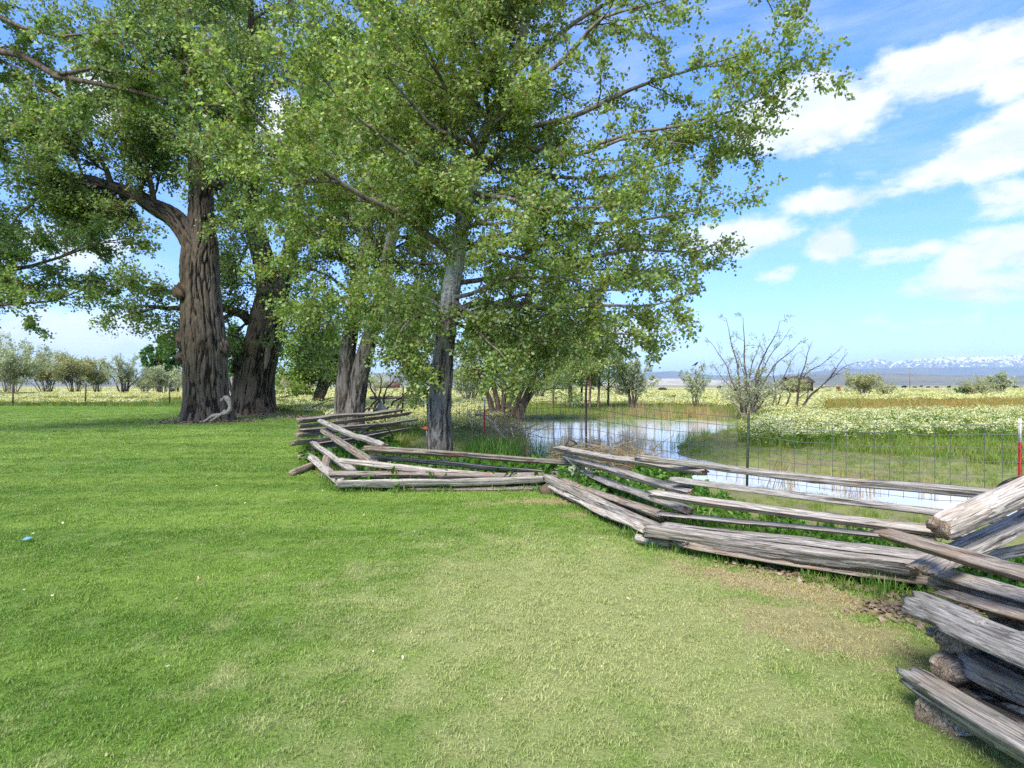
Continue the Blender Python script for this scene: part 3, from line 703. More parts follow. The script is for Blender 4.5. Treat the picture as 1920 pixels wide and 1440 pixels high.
tree('twin_poplar', 'twin-stemmed poplar rising behind the left pile of rails', 'tree', G(656, D2, -.03),
     [(sa, [.27, .25, .21, .18, .16, .15, .14, .12, .08, .03], 60, 150, .028, .12), (sb, [.25, .24, .22, .19, .17, .15, .13, .11, .08, .03], 60, 150, .028, .12)], limbs2,
     [(18, 0, .33, .97, (1.8, 3.6), (45, 80), .01), (18, 1, .33, .97, (1.8, 3.4), (45, 80), .01)],
     M['aspen_leaf'], M['aspen_bark'], M['twig_bark'], 118000, .078, limbmat=M['limb_bark'], lev2=(11, .40), lev3=(8, .4), lens2=(.6, 1.9), lens3=(.25, .9), spread=.055, droop=.03)

# the old cottonwood on the lawn ------------------------------------------------
D3 = 22.7
t3 = px_path([(389, 795, D3), (387, 740, D3), (385, 690, D3), (383, 640, D3), (378, 580, D3), (374, 520, D3), (375, 470, D3), (378, 430, D3), (378, 385, D3), (372, 300, D3), (352, 200, D3), (340, 80, D3), (332, -60, D3)])
l3 = px_path([(372, 478, D3 - .2), (352, 440, D3 - .3), (326, 408, D3 - .4), (290, 388, D3 - .5), (255, 366, D3 - .7), (210, 350, D3 - .9), (150, 332, D3 - 1.2), (70, 315, D3 - 1.6)])
limbs3 = [
    LB([(255, 366, 22.0), (230, 390, 21.5), (190, 400, 21), (150, 420, 20.6)], .1, .01),
    LB([(210, 350, 21.8), (190, 300, 21.4), (150, 250, 21), (110, 220, 20.6)], .12, .012),
    LB([(150, 332, 21.5), (90, 360, 21), (40, 400, 20.5), (0, 440, 20)], .09, .01),
    LB([(100, 320, 21.2), (50, 270, 20.6), (0, 240, 20), (-60, 220, 19.5)], .09, .01),
    LB([(290, 388, 22.2), (280, 330, 21.6), (260, 280, 21), (230, 230, 20.5)], .13, .012),
    LB([(372, 300, 22.7), (330, 260, 22.2), (280, 210, 21.7), (220, 160, 21.2)], .16, .015),
    LB([(360, 240, 22.7), (410, 200, 22.4), (450, 150, 22), (480, 90, 21.6)], .15, .015),
    LB([(380, 400, 22.7), (410, 420, 22.6), (430, 412, 22.4), (447, 402, 22.3)], .09, .03),
    LB([(350, 190, 22.7), (280, 130, 22), (200, 90, 21.3), (120, 60, 20.6)], .15, .015),
    LB([(375, 330, 22.7), (380, 300, 21.5), (390, 280, 20.5), (410, 290, 19.8)], .1, .012),
]
c3 = tree('cottonwood', 'massive old cottonwood with thick furrowed trunk standing on the lawn, forked to the left', 'tree', G(389, D3, 0),
     [(t3, [.80, .76, .78, .78, .74, .70, .66, .52, .44, .36, .27, .18, .06], 180, 270, .075, .34), (l3, [.42, .40, .36, .30, .25, .20, .14, .04], 60, 90, .05, 0)], limbs3,
     [(14, 0, .55, .98, (2.6, 5.2), (45, 80), .02), (9, 1, .45, .97, (1.6, 3.0), (45, 80), .02)],
     M['cotton_leaf'], M['cottonwood_bark'], M['dark_twig'], 108000, .113, lev2=(12, .40), lev3=(8, .4), lens2=(.9, 2.8), lens3=(.4, 1.2), spread=.12, droop=.02)
# burls and broken stubs on that trunk, and the bleached root at its foot
def knob(px, py, d, r, parent, mat, name='burl', sx=1.0, sz=1.0, seed=1):
    th, ph = np.meshgrid(np.linspace(0, 2 * np.pi, 18, endpoint=False), np.linspace(.02, np.pi - .02, 10))
    x, y, z = np.sin(ph) * np.cos(th), np.sin(ph) * np.sin(th), np.cos(ph)
    rr = r * (.35 + 1.15 * fbm(x * 2.6 + seed, y * 2.6, z * 2.6, seed, 4) + .25 * np.abs(2 * fbm(x * 6, y * 6, z * 6, seed + 3, 2) - 1))
    V = np.stack([x * rr * sx, y * rr, z * rr * sz], -1).reshape(-1, 3) + P(px, py, d) - np.array(parent.location)
    k = np.arange(18); k2 = (k + 1) % 18; ring = (np.arange(9) * 18)[:, None]
    Q = np.stack([ring + k, ring + 18 + k, ring + 18 + k2, ring + k2], -1).reshape(-1, 4)
    return mobj(name, mesh_np(name, V, Q, None, {'plate': ('POINT', .3 + .6 * rng.random(len(V)))}, smooth=True), mat, parent)
knob(345, 547, 22.3, .40, c3, M['old_bark'], seed=4); knob(343, 640, 22.5, .28, c3, M['old_bark'], seed=6, sz=1.5); knob(340, 672, 22.4, .22, c3, M['old_bark'], seed=8)
knob(420, 652, 22.6, .22, c3, M['old_bark'], seed=9, sz=1.7, sx=.7); knob(402, 345, 22.3, .24, c3, M['old_bark'], seed=12, sx=1.4)
def root_tubes(paths, r, mat, name, parent):
    ps = [tubes(catmull([P(*q) for q in p_], 14)[None], (np.linspace(1, .5, 14) * rr * (1 + .25 * np.sin(np.arange(14) * 1.7)))[None], 7) for p_, rr in zip(paths, r)]
    V, Q, T = join(ps); return mobj(name, mesh_np(name, V - np.array(parent.location), Q, T, smooth=True), mat, parent)
root_tubes([[(424, 744, 21.75), (431, 758, 21.7), (429, 771, 21.65), (415, 777, 21.6), (398, 780, 21.55), (384, 790, 21.5), (374, 794, 21.5)], [(424, 770, 21.7), (405, 783, 21.5), (395, 790, 21.45)], [(414, 752, 21.85), (424, 744, 21.8), (428, 760, 21.75)]],
           [.09, .07, .06], M['driftwood'], 'bleached_root', c3)

# the second cottonwood, leaning, darker ----------------------------------------
D4 = 28.5
t4 = px_path([(476, 781, D4), (477, 745, D4), (479, 710, D4), (486, 670, D4), (495, 640, D4), (501, 610, D4), (505, 580, D4), (505, 545, D4), (494, 490, D4), (478, 430, D4), (466, 350, D4), (466, 230, D4), (470, 100, D4), (470, -60, D4)])
s4 = px_path([(510, 600, D4), (524, 560, D4), (538, 500, D4), (550, 430, D4), (560, 360, D4), (565, 260, D4), (570, 120, D4)])
limbs4 = [
    LB([(470, 605, 28.5), (458, 590, 28.3), (430, 582, 28.0), (390, 575, 27.6), (330, 575, 27.2), (270, 572, 26.8), (210, 582, 26.4)], .26, .015),
    LB([(440, 586, 28.2), (410, 600, 27.8), (370, 610, 27.4), (320, 625, 27.0)], .12, .012),
    LB([(390, 575, 27.6), (330, 550, 27.0), (260, 535, 26.4), (180, 540, 25.8)], .11, .012),
    LB([(470, 600, 28.5), (450, 615, 28.2), (435, 640, 28), (430, 665, 27.9)], .07, .02),
    LB([(525, 575, 28.5), (552, 573, 28.2), (575, 590, 27.8), (600, 620, 27.4)], .16, .012),
    LB([(550, 573, 28.2), (560, 600, 28), (570, 640, 27.8), (590, 665, 27.6)], .06, .01),
    LB([(478, 430, 28.5), (440, 400, 28), (400, 360, 27.4), (350, 340, 27)], .16, .015),
    LB([(480, 440, 28.5), (455, 475, 28), (438, 520, 27.7), (428, 565, 27.5)], .10, .012), LB([(503, 545, 28.5), (470, 520, 28.8), (440, 500, 29), (415, 490, 29.2)], .10, .012),
    LB([(540, 480, 28.5), (580, 440, 28), (620, 410, 27.4), (660, 400, 27)], .14, .015),
]
c4 = tree('cottonwood', 'massive dark leaning cottonwood with torn bark, just behind the other old cottonwood', 'tree', G(476, D4, -.03),
     [(t4, [.94, .90, .88, .86, .84, .82, .80, .60, .50, .45, .38, .28, .18, .06], 170, 250, .08, .3), (s4, [.5, .42, .36, .30, .24, .18, .06], 50, 90, .06, 0)], limbs4,
     [(14, 0, .5, .98, (3.0, 6.0), (45, 80), .01), (8, 1, .3, .98, (2.5, 5.0), (45, 80), .01)],
     M['cotton_leaf'], M['old_bark'], M['dark_twig'], 78000, .14, lev2=(11, .40), lev3=(8, .4), lens2=(1.1, 3.2), lens3=(.45, 1.3), spread=.14, droop=.02)
knob(447, 690, 28.0, .3, c4, M['old_bark'], seed=14, sz=1.5)
# a strip of bare wood where bark has come away
st = catmull([np.append(P(512, 632, 27.62), .05), np.append(P(503, 655, 27.52), .12), np.append(P(501, 672, 27.5), .13), np.append(P(497, 692, 27.5), .05)], 12)
V, Q, T = tubes(st[None, :, :3], st[None, :, 3], 8); mobj('bare_wood', mesh_np('bare_wood', V - np.array(c4.location), Q, T, smooth=True), M['rail_brown'], c4)

# the tree at the left edge: its stem is out of the picture, its boughs hang in --
D5 = 15.5
t5 = px_path([(-330, 830, D5), (-335, 600, D5), (-320, 350, D5), (-300, 100, D5), (-290, -150, D5)])
limbs5 = [
    LB([(-320, 350, 15.5), (-180, 180, 15), (-60, 110, 14.6), (40, 108, 14.3), (120, 140, 14), (180, 155, 13.8), (250, 175, 13.6), (330, 190, 13.4), (430, 188, 13.2)], .17, .012),
    LB([(110, 138, 14), (170, 130, 13.8), (250, 140, 13.6), (320, 125, 13.4), (370, 100, 13.2)], .05, .008),
    LB([(-300, 200, 15.5), (-120, 110, 14.8), (0, 118, 14.5), (70, 150, 14.2), (150, 190, 14), (210, 240, 13.8)], .07, .008),
    LB([(-320, 260, 15.5), (-150, 150, 14.9), (0, 165, 14.5), (60, 205, 14.3), (110, 225, 14.2)], .06, .008),
    LB([(-330, 520, 15.5), (-180, 470, 16.5), (-60, 500, 17.2), (30, 505, 17.6), (120, 485, 18), (190, 455, 18.3), (250, 440, 18.5)], .12, .010),
    LB([(-330, 560, 15.5), (-150, 560, 16.5), (-30, 540, 17.2), (60, 535, 17.6), (150, 540, 18), (230, 535, 18.2)], .10, .010),
    LB([(-330, 540, 15.5), (-100, 540, 17), (40, 500, 17.8), (140, 470, 18.2), (235, 455, 18.5)], .09, .01), LB([(-330, 560, 15.5), (-100, 590, 16.5), (30, 570, 17.3), (130, 555, 17.8), (215, 520, 18)], .09, .01),
    LB([(-330, 590, 15.5), (-160, 570, 15.5), (-60, 575, 15.5), (10, 580, 15.5), (60, 600, 15.4)], .07, .010),
    LB([(-310, 300, 15.5), (-200, 280, 16), (-100, 260, 16.4), (-20, 270, 16.8), (60, 300, 17)], .08, .01),
    LB([(-310, 120, 15.5), (-150, 40, 14.6), (-20, 20, 13.9), (100, 50, 13.3), (200, 80, 12.9), (300, 90, 12.6)], .1, .01),
    LB([(-320, 400, 15.5), (-200, 380, 16), (-80, 380, 16.5), (20, 420, 17), (60, 460, 17.2)], .08, .01),
]
tree('shade_tree', 'green boughs hanging in at the left edge from a tree beyond the picture', 'tree', G(-330, D5, 0),
     [(t5, [.34, .30, .26, .20, .08], 36, 60, .03, .15)], limbs5, [(8, 0, .4, .98, (2.5, 4.5), (50, 85), .01)],
     M['cotton_leaf'], M['brown_bark'], M['dark_twig'], 80000, .094, lev2=(11, .38), lev3=(8, .4), lens2=(.6, 2.0), lens3=(.25, .9), spread=.055, droop=.03)

# ------------------------------------------------------------------ smaller trees and bushes of the meadow
def bush(name, label, base, w, h, nstem, leafmat, twigmat, nleaf, lsize, group=None, cat='bush', r0=.05, open_=.5, lev2=(5, .4), lev3=(5, .4), lean=0.0, long=2.2, spread=.1,
         up=.03, lens2=None, lens3=None, dome=True):
    """many-stemmed shrub: stems leave one foot and spread to a crown w wide and h high"""
    base = np.asarray(base, float); L = []
    for i in range(nstem):
        a = 2 * np.pi * (i + rng.random() * .8) / nstem; rr = w * .5 * (open_ + (1 - open_) * rng.random()) * (.85 if dome else 1)
        hh = h * (.62 + .30 * rng.random()) * (1 - (.28 if dome else .1) * (rr / (w * .5)) ** 2)
        tip = base + [math.cos(a) * rr + lean * hh, math.sin(a) * rr, hh]
        f = base + [math.cos(a) * .04 * w, math.sin(a) * .04 * w, -.05]
        mid = f * .5 + tip * .5 + [math.cos(a) * -.05 * w, math.sin(a) * -.05 * w, h * .06] + rng.normal(size=3) * .03 * h
        L.append((catmull([f, mid, tip], 12), r0 * (.6 + .7 * rng.random()), r0 * .15))
    s = max(w, h)
    return tree(name, label, cat, base, [], L, [], leafmat, twigmat, twigmat, nleaf, lsize, group, lev2, lev3, -up, False, spread * s * .12, long,
                lens3 or (.05 * s, .16 * s), lens2 or (.12 * s, .34 * s), 0.0, .2, .3)

def gp(px, d): 
    p = G(px, d); p[2] = float(gz(p[0], p[1])); return p
# leaning meadow tree behind the twin poplar
D6 = 42.0
m6 = [px_path([(592, 757, D6), (597, 738, D6), (603, 715, D6), (598, 690, D6), (590, 660, D6)]), px_path([(594, 757, D6), (604, 738, D6), (614, 715, D6), (622, 690, D6), (628, 660, D6)])]
L6 = [LB([(600, 725, D6), (570, 705, D6), (545, 700, D6 - 1), (525, 705, D6 - 2)], .1, .02), LB([(601, 712, D6), (570, 680, D6), (550, 665, D6 - 1), (535, 660, D6 - 1)], .1, .02),
      LB([(612, 720, D6), (640, 705, D6), (660, 700, D6), (675, 708, D6)], .09, .02), LB([(606, 735, D6), (570, 738, D6 - 1), (540, 742, D6 - 2), (515, 748, D6 - 3)], .06, .02),
      LB([(598, 690, D6), (585, 650, D6), (575, 625, D6), (570, 605, D6)], .1, .02), LB([(620, 690, D6), (630, 655, D6), (640, 630, D6), (645, 610, D6)], .1, .02)]
tree('meadow_tree', 'yellow-green tree with short forked leaning trunk out in the meadow', 'tree', gp(594, D6), [(m6[0], [.34, .30, .24, .18, .08], 24, 40, .03, .1), (m6[1], [.32, .28, .22, .16, .08], 24, 40, .03, .1)], L6,
     [(9, 0, .4, .98, (1.8, 3.4), (40, 85), .0), (9, 1, .4, .98, (1.8, 3.4), (40, 85), .0)], M['fresh_leaf'], M['brown_bark'], M['brown_bark'], 15000, .21, lev2=(7, .4), lev3=(6, .4), lens2=(.7, 2.0), lens3=(.4, 1.1), spread=.14)
# green trees between and behind the cottonwoods
bush('meadow_tree', 'bright green tree showing in the gap between the two cottonwoods', gp(445, 58), 8.5, 8.8, 7, M['dark_poplar_leaf'], M['brown_bark'], 9000, .32, cat='tree', r0=.14)
for k, (px, d, w, h, lab) in enumerate([(298, 88, 4.4, 10.0, 'taller of two dark green poplars left of the cottonwood, far off'), (321, 92, 3.0, 9.4, 'slimmer of two dark green poplars, closest to the cottonwood trunk')]):
    bush('poplar', lab, gp(px, d), w, h, 6, M['dark_poplar_leaf'], M['brown_bark'], 5200, .42, 'far dark green poplars', 'tree', .12, .2, up=.06, long=1.3, dome=False, lens2=(.6, 1.8), lens3=(.3, .9))
# willow clump on the near bank of the pond
D7 = 24.5
sts = [px_path([(948 + o, 790, D7), (952 + o * 1.3, 760, D7), (958 + o * 1.6 + k, 725, D7), (962 + o * 2.0 + 2 * k, 690, D7), (966 + o * 2.3 + 3 * k, 650, D7)]) for o, k in ((12, 4), (24, 10), (-6, -3), (-14, -10), (2, 2), (-24, -10), (20, 3))]
L7 = [LB([(965, 720, D7), (1000, 690, D7), (1040, 675, D7 - .5), (1075, 680, D7 - 1)], .06, .012), LB([(930, 720, D7), (900, 700, D7), (880, 690, D7), (865, 700, D7)], .05, .012), LB([(985, 700, D7), (1005, 660, D7), (1030, 635, D7), (1050, 625, D7)], .06, .012),
      LB([(955, 690, D7), (945, 640, D7), (935, 610, D7), (930, 590, D7)], .06, .012), LB([(975, 690, D7), (985, 640, D7), (990, 600, D7), (995, 575, D7)], .06, .012)]
tree('willow', 'spreading grey-green willow clump with many dark stems on the pond bank', 'tree', gp(952, D7), [(p_, [.15, .12, .09, .07, .03], 14, 26, .012, .1) for p_ in sts], L7,
     [(5, i, .4, .98, (1.2, 2.6), (30, 75), .01) for i in range(7)], M['willow_leaf'], M['brown_bark'], M['twig_bark'], 30000, .13, lev2=(7, .4), lev3=(6, .4), lens2=(.5, 1.5), lens3=(.25, .8), spread=.09, long=2.4)
# slim saplings on the far bank
sap = [(1036, 33, 4.2, .12), (1066, 32, 4.3, .1), (1072, 32.5, 4.6, -.05), (1090, 33, 4.2, .05), (1098, 32, 5.0, .08), (1105, 31.5, 5.6, .14), (1121, 32, 4.6, .15), (1140, 34, 4.0, .05)]
where = ['alone', 'with forked foot', 'close beside the forked one', 'slightly bowed', 'leaning right in the middle of the row', 'tallest and thickest of the row', 'leaning, just right of the tallest', 'at the right end of the row']
for (px, d, h, ln), wtxt in zip(sap, where):
    b = gp(px, d); path = np.array([b + [0, 0, -.05], b + [ln * .5, 0, h * .3], b + [ln * 1.2, 0, h * .6], b + [ln * 2, 0, h * .97]])
    tree('sapling', 'slim young tree on the far pond bank, ' + wtxt, 'sapling', b, [(path, [.075, .06, .045, .015], 8, 18, .006, .05)], [(catmull([path[1], path[1] + [.7, -.2, .9], path[1] + [1.2, -.3, 1.6]], 12), .03, .008)],
         [(9, 0, .26, .98, (.8, 1.9), (30, 65), .02)], M['willow_leaf'], M['brown_bark'], M['twig_bark'], 3800, .14, 'saplings in a row on the far bank', lev2=(5, .4), lev3=(5, .4), lens2=(.35, 1.0), lens3=(.2, .6), spread=.08, long=2.0)
bush('small_tree', 'round silvery small tree standing alone on the far pond bank', gp(1187, 33), 3.0, 3.4, 9, M['olive_leaf'], M['dark_twig'], 8500, .11, cat='tree', r0=.05, open_=.35, up=.05, spread=.07)
bush('shrub', 'small upright grey-green shrub with a black bird on its top', gp(1304, 34), 2.5, 2.95, 9, M['olive_leaf'], M['dark_twig'], 3600, .10, r0=.03, open_=.3, up=.06, spread=.06)
# tall airy shrub
D10 = 25.5; b10 = gp(1402, D10)
airy = [((1362, 600), .05), ((1392, 592), .05), ((1460, 602), .05), ((1500, 640), .045), ((1330, 640), .035), ((1424, 640), .04), ((1480, 620), .04), ((1340, 690), .03), ((1520, 690), .03), ((1440, 670), .03), ((1380, 660), .03), ((1365, 720), .025), ((1470, 710), .025), ((1425, 700), .02), ((1395, 700), .02)]
L10 = []
for i, ((px, py), r0) in enumerate(airy):
    d = D10 + rng.normal() * .6; tip = P(px, py, d); f = b10 + [rng.normal() * .12, rng.normal() * .12, -.03]
    mid = f * .52 + tip * .48 + [(tip[0] - f[0]) * -.12, 0, (tip[2] - f[2]) * .07]
    L10.append((catmull([f, mid, tip], 12), r0 * 1.25, .009))
tree('tall_shrub', 'tall airy shrub with half-bare upright stems on the right of the pond', 'shrub', b10, [], L10, [], M['olive_leaf'], M['twig_bark'], M['twig_bark'], 4600, .085, lev2=(7, .5), lev3=(5, .5), lens2=(.4, 1.1), lens3=(.15, .5), spread=.04, long=2.2, flat=0)
bush('shrub', 'low twiggy tan shrub at the foot of the tall airy shrub', gp(1402, 25.3), 3.6, 2.1, 16, M['olive_leaf'], M['grey_twig'], 3000, .075, r0=.022, open_=.2, up=.05, spread=.05)
# dark bare shrub
D11 = 31.0; b11 = gp(1475, D11); L11 = []
for (pts, r0) in [([(1500, 770), (1518, 745), (1540, 725), (1560, 700), (1590, 662)], .075), ([(1490, 770), (1498, 740), (1502, 710), (1510, 670), (1525, 640)], .07), ([(1470, 770), (1480, 740), (1470, 715), (1478, 690), (1492, 660)], .05),
                  ([(1455, 772), (1462, 745), (1470, 725)], .05), ([(1540, 725), (1555, 712), (1580, 690), (1610, 680)], .03), ([(1502, 710), (1525, 690), (1545, 680), (1575, 655)], .03), ([(1440, 772), (1455, 740), (1450, 700), (1462, 665)], .04)]:
    L11.append((limb([(x, y, D11) for x, y in pts]), r0, .008))
tree('bare_shrub', 'dark bare crooked shrub with leafless spreading branches', 'shrub', b11, [], L11, [], M['olive_leaf'], M['dark_twig'], M['dark_twig'], 500, .07, lev2=(6, .5), lev3=(5, .5), lens2=(.4, 1.3), lens3=(.2, .6), spread=.03, flat=0)
# bushes on the plain to the right
bush('bush', 'round tan and olive bush with reddish twigs in the right meadow', gp(1618, 62), 5.0, 3.0, 18, M['tan_leaf'], M['grey_twig'], 5500, .17, 'bushes on the right meadow', r0=.05, open_=.25, up=.05)
bush('bush', 'low dry reddish bush close to the round tan bush', gp(1662, 60), 3.2, 1.8, 14, M['tan_leaf'], M['brown_bark'], 900, .14, 'bushes on the right meadow', r0=.04, open_=.25, up=.05)
bush('bush', 'round silver-grey bush near the right edge', gp(1876, 78), 4.0, 3.4, 16, M['olive_leaf'], M['grey_twig'], 6500, .18, 'bushes on the right meadow', r0=.05, open_=.2, up=.04)
bush('bush', 'low straggling brown bush in front of the silver-grey one', gp(1835, 62), 5.4, 1.9, 18, M['tan_leaf'], M['brown_bark'], 2200, .15, 'bushes on the right meadow', r0=.04, open_=.2, up=.04)
bush('bush', 'small dark green bush at the left end of the brown one', gp(1805, 63), 1.8, 1.3, 10, M['dark_poplar_leaf'], M['brown_bark'], 1500, .14, 'bushes on the right meadow', r0=.04, open_=.2, up=.04)
bush('bush', 'thin reddish leafless bush behind the low brown bush', gp(1838, 70), 2.6, 3.0, 12, M['tan_leaf'], M['brown_bark'], 500, .14, 'bushes on the right meadow', r0=.03, open_=.2, up=.07)
bush('bush', 'olive bush half hidden behind the bare shrub', gp(1490, 66), 4.6, 2.2, 14, M['tan_leaf'], M['brown_bark'], 3600, .16, 'bushes on the right meadow', r0=.04, open_=.2, up=.05)
# bushes behind the lawn at the left
lb = [(20, 70, 8.0, 5.4, 'olive_leaf', 9000, 'silvery bush at the left edge'), (-25, 78, 8, 8.0, 'olive_leaf', 6000, 'pale tall tree cut by the left edge'), (88, 84, 9.0, 5.6, 'tan_leaf', 9000, 'broad tan willow bush, leftmost of the tan pair'),
      (140, 88, 8.0, 5.2, 'tan_leaf', 8000, 'broad tan willow bush, rightmost of the tan pair'), (183, 92, 5.0, 4.2, 'olive_leaf', 3500, 'small olive bush between the tan bushes and the airy tree'),
      (305, 84, 5.4, 3.6, 'olive_leaf', 4500, 'silvery bush beside the cottonwood trunk'), (330, 100, 6.0, 3.0, 'tan_leaf', 2500, 'faded bush just left of the cottonwood trunk'), (272, 90, 4.0, 2.9, 'olive_leaf', 2200, 'low grey bush under the two poplars'),
      (555, 78, 7.0, 2.2, 'tan_leaf', 2200, 'low brown brush right of the dark cottonwood'), (705, 120, 7.0, 2.6, 'olive_leaf', 1800, 'small far bush between the poplar trunks'), (1012, 48, 3.0, 2.2, 'tan_leaf', 1500, 'low brush right of the willow clump'),
      (880, 44, 3.4, 2.6, 'olive_leaf', 2600, 'pale twiggy bush left of the willow clump'), (1160, 60, 6, 2.4, 'olive_leaf', 2200, 'low bush behind the silvery small tree')]
for (px, d, w, h, lm, n, lab) in lb:
    bush('bush', lab, gp(px, d), w * 1.25, h * 1.22, 18, M[lm], M['grey_twig'] if lm == 'olive_leaf' else M['brown_bark'], int(n * 1.35), .28 if d > 60 else .16, 'bushes beyond the lawn and pond', r0=.05, open_=.3, up=.045)
bush('small_tree', 'airy silvery tree with dark forked trunk beyond the lawn', gp(232, 80), 7.0, 6.2, 9, M['olive_leaf'], M['dark_twig'], 7000, .20, cat='tree', r0=.14, open_=.4, up=.05)

# ------------------------------------------------------------------ split rail fence
fence = empty('split_rail_fence', (0, 6, 0), 'zigzag fence of weathered grey split rails stacked along the lawn', 'fence')
FO = np.array([0, 6, 0.0])
def rail_mesh(L, r, kind, seed, sag=.01):
    rs = np.random.default_rng(seed); ns, nx = 30, 34
    th = np.arange(ns) / ns * 2 * np.pi
    if kind == 'round': prof = 1 + .10 * (fbm(np.cos(th) * 1.5 + seed, np.sin(th) * 1.5, 0, seed, 3) - .5) * 2
    else:
        k = int(rs.integers(3, 6)); ca = np.sort((np.arange(k) + rs.random(k) * .6) / k * 2 * np.pi); cr = .95 + .5 * rs.random(k)
        cp = np.stack([np.cos(ca) * cr, np.sin(ca) * cr], -1)
        prof = np.zeros(ns)
        for j, a in enumerate(th):                       # radius of the corner polygon along a
            best = 1.0; d = np.array([math.cos(a), math.sin(a)])
            for q in range(k):
                p0, p1 = cp[q], cp[(q + 1) % k]; e = p1 - p0; den = d[0] * e[1] - d[1] * e[0]
                if abs(den) < 1e-9: continue
                tt = (p0[0] * e[1] - p0[1] * e[0]) / den; uu = (p0[0] * d[1] - p0[1] * d[0]) / den
                if tt > 0 and -1e-6 <= uu <= 1 + 1e-6: best = tt
            prof[j] = best
    x = np.linspace(0, 1, nx); X, TH = np.meshgrid(x, th, indexing='ij')
    if kind == 'plank':
        wy, wz = 1.55, .50
    elif kind == 'flat': wy, wz = 1.2, .72
    elif kind == 'round': wy, wz = 1.0, .96
    else: wy, wz = 1.08, .86
    tw = (rs.random() - .5) * .5 * X
    rad = r * prof[None, :] * (1 + .22 * (fbm(X * L * 1.3 + seed, seed * 1.7, 0, seed, 3) - .5) * 2)
    grv = fbm(X * L * .9, np.cos(TH) * 5 + seed, np.sin(TH) * 5, seed + 2, 3) - .5
    rad = rad * (1 + .30 * grv)
    for q in range(int(rs.integers(2, 5))):                # checks: long open cracks
        c_ = rs.random() * 6.283; x0, x1 = np.sort(rs.random(2)); dth = np.abs(np.angle(np.exp(1j * (TH - c_ - .5 * (fbm(X * 2.5, q, 0, seed + 11, 2) - .5)))))
        rad = rad * (1 - (.22 + .2 * rs.random()) * (dth < .13) * sstep(x0 - .05, x0 + .03, X) * sstep(x1 + .05, x1 - .03, X))
    spl = fbm(X * L * 3, np.cos(TH) * 2 + seed, np.sin(TH) * 2, seed + 8, 2); rad = rad * (1 - .16 * (spl > .62))      # slivers torn off
    rad = rad * (1 - .25 * np.exp(-x / .02) * rs.random() - .25 * np.exp(-(1 - x) / .02) * rs.random())[:, None]
    y0 = (fbm(x * L * .8, seed, 0, seed + 5, 3) - .5) * .05 * L * .35; z0 = (fbm(x * L * .8, seed + 9.1, 0, seed + 6, 3) - .5) * .04 * L * .35 - sag * np.sin(np.pi * x)
    y0 -= np.linspace(y0[0], y0[-1], nx); z0 -= np.linspace(z0[0], z0[-1], nx)
    Y = rad * np.cos(TH + tw) * wy + y0[:, None]; Z = rad * np.sin(TH + tw) * wz + z0[:, None]
    XX = X * L
    rag = (fbm(np.cos(th)[None] * 2.2 + np.array([[0], [9.0]]), np.sin(th)[None] * 2.2 + seed, 0, seed + 13, 3) - .5) * r * (.7 if kind == 'round' else 2.2)
    XX[0] += rag[0]; XX[-1] += rag[1]
    V = np.stack([XX, Y, Z], -1).reshape(-1, 3)
    kk = np.arange(ns); k2 = (kk + 1) % ns; ring = (np.arange(nx - 1) * ns)[:, None]
    Q = np.stack([ring + kk, ring + k2, ring + ns + k2, ring + ns + kk], -1).reshape(-1, 4)[:, ::-1]
    c0, c1 = len(V), len(V) + 1
    V = np.vstack([V, [V[:ns].mean(0) + [r * .12, 0, 0]], [V[-ns - 0:][:ns].mean(0) - [r * .12, 0, 0]]])
    l = (nx - 1) * ns
    T = np.concatenate([np.stack([kk, 0 * kk + c0, k2], -1), np.stack([l + k2, 0 * kk + c1, l + kk], -1)])[:, ::-1]
    me = mesh_np('rail', V, Q, T)
    return me, len(Q)
RN = 0
def rail(A, B, dia, kind='split', mat='rail_grey', roll=0.0, parent=None, off=None, name='rail', sag=.01):
    """A, B: photo point + depth of both ends"""
    global RN; RN += 1
    a, b = P(*A), P(*B); L = float(np.linalg.norm(b - a))
    me, nq = rail_mesh(L, dia * .54, kind, 100 + RN * 7, sag)
    me.materials.append(M[mat]); me.materials.append(M['end_grain'])
    mi = np.zeros(len(me.polygons), np.int32); mi[nq:] = 1; me.polygons.foreach_set('material_index', mi)
    o = bpy.data.objects.new(name, me)
    xa = Vector((b - a)).normalized(); ya = Vector((0, 0, 1)).cross(xa).normalized(); za = xa.cross(ya)
    m = Matrix((xa, ya, za)).transposed().to_4x4() @ Matrix.Rotation(roll, 4, 'X'); m.translation = Vector(a - (FO if parent is None else np.array(parent.location)))
    o.matrix_local = m; link(o, fence if parent is None else parent)
    return o
# far stretch, running away behind the pile (left ends at the corner)
rail((560, 789, 10.4), (756, 768, 14.2), .12); rail((562, 799, 10.5), (768, 774, 13.8), .13, mat='rail_brown'); rail((562, 806, 10.3), (781, 786, 13.6), .085)
rail((556, 816, 10.2), (748, 794, 13.4), .10, mat='rail_brown'); rail((546, 830, 9.9), (730, 806, 13.0), .10, mat='rail_brown'); rail((585, 834, 10.3), (773, 802, 13.2), .13)
rail((562, 857, 10.2), (690, 828, 12.6), .12, mat='rail_brown'); rail((546, 888, 9.0), (650, 845, 11.6), .11, 'round', 'rail_brown'); rail((580, 842, 10.3), (720, 815, 12.8), .11, 'flat', 'rail_brown')
rail((607, 904, 8.9), (613, 856, 9.0), .10, 'split', 'rail_brown')
# stretch coming towards the lawn
rail((600, 789, 10.1), (720, 836, 8.0), .105, 'flat'); rail((605, 806, 10.1), (705, 869, 7.75), .105, mat='rail_brown'); rail((585, 831, 10.2), (668, 891, 7.75), .135, 'flat'); rail((576, 853, 10.3), (640, 906, 7.6), .11)
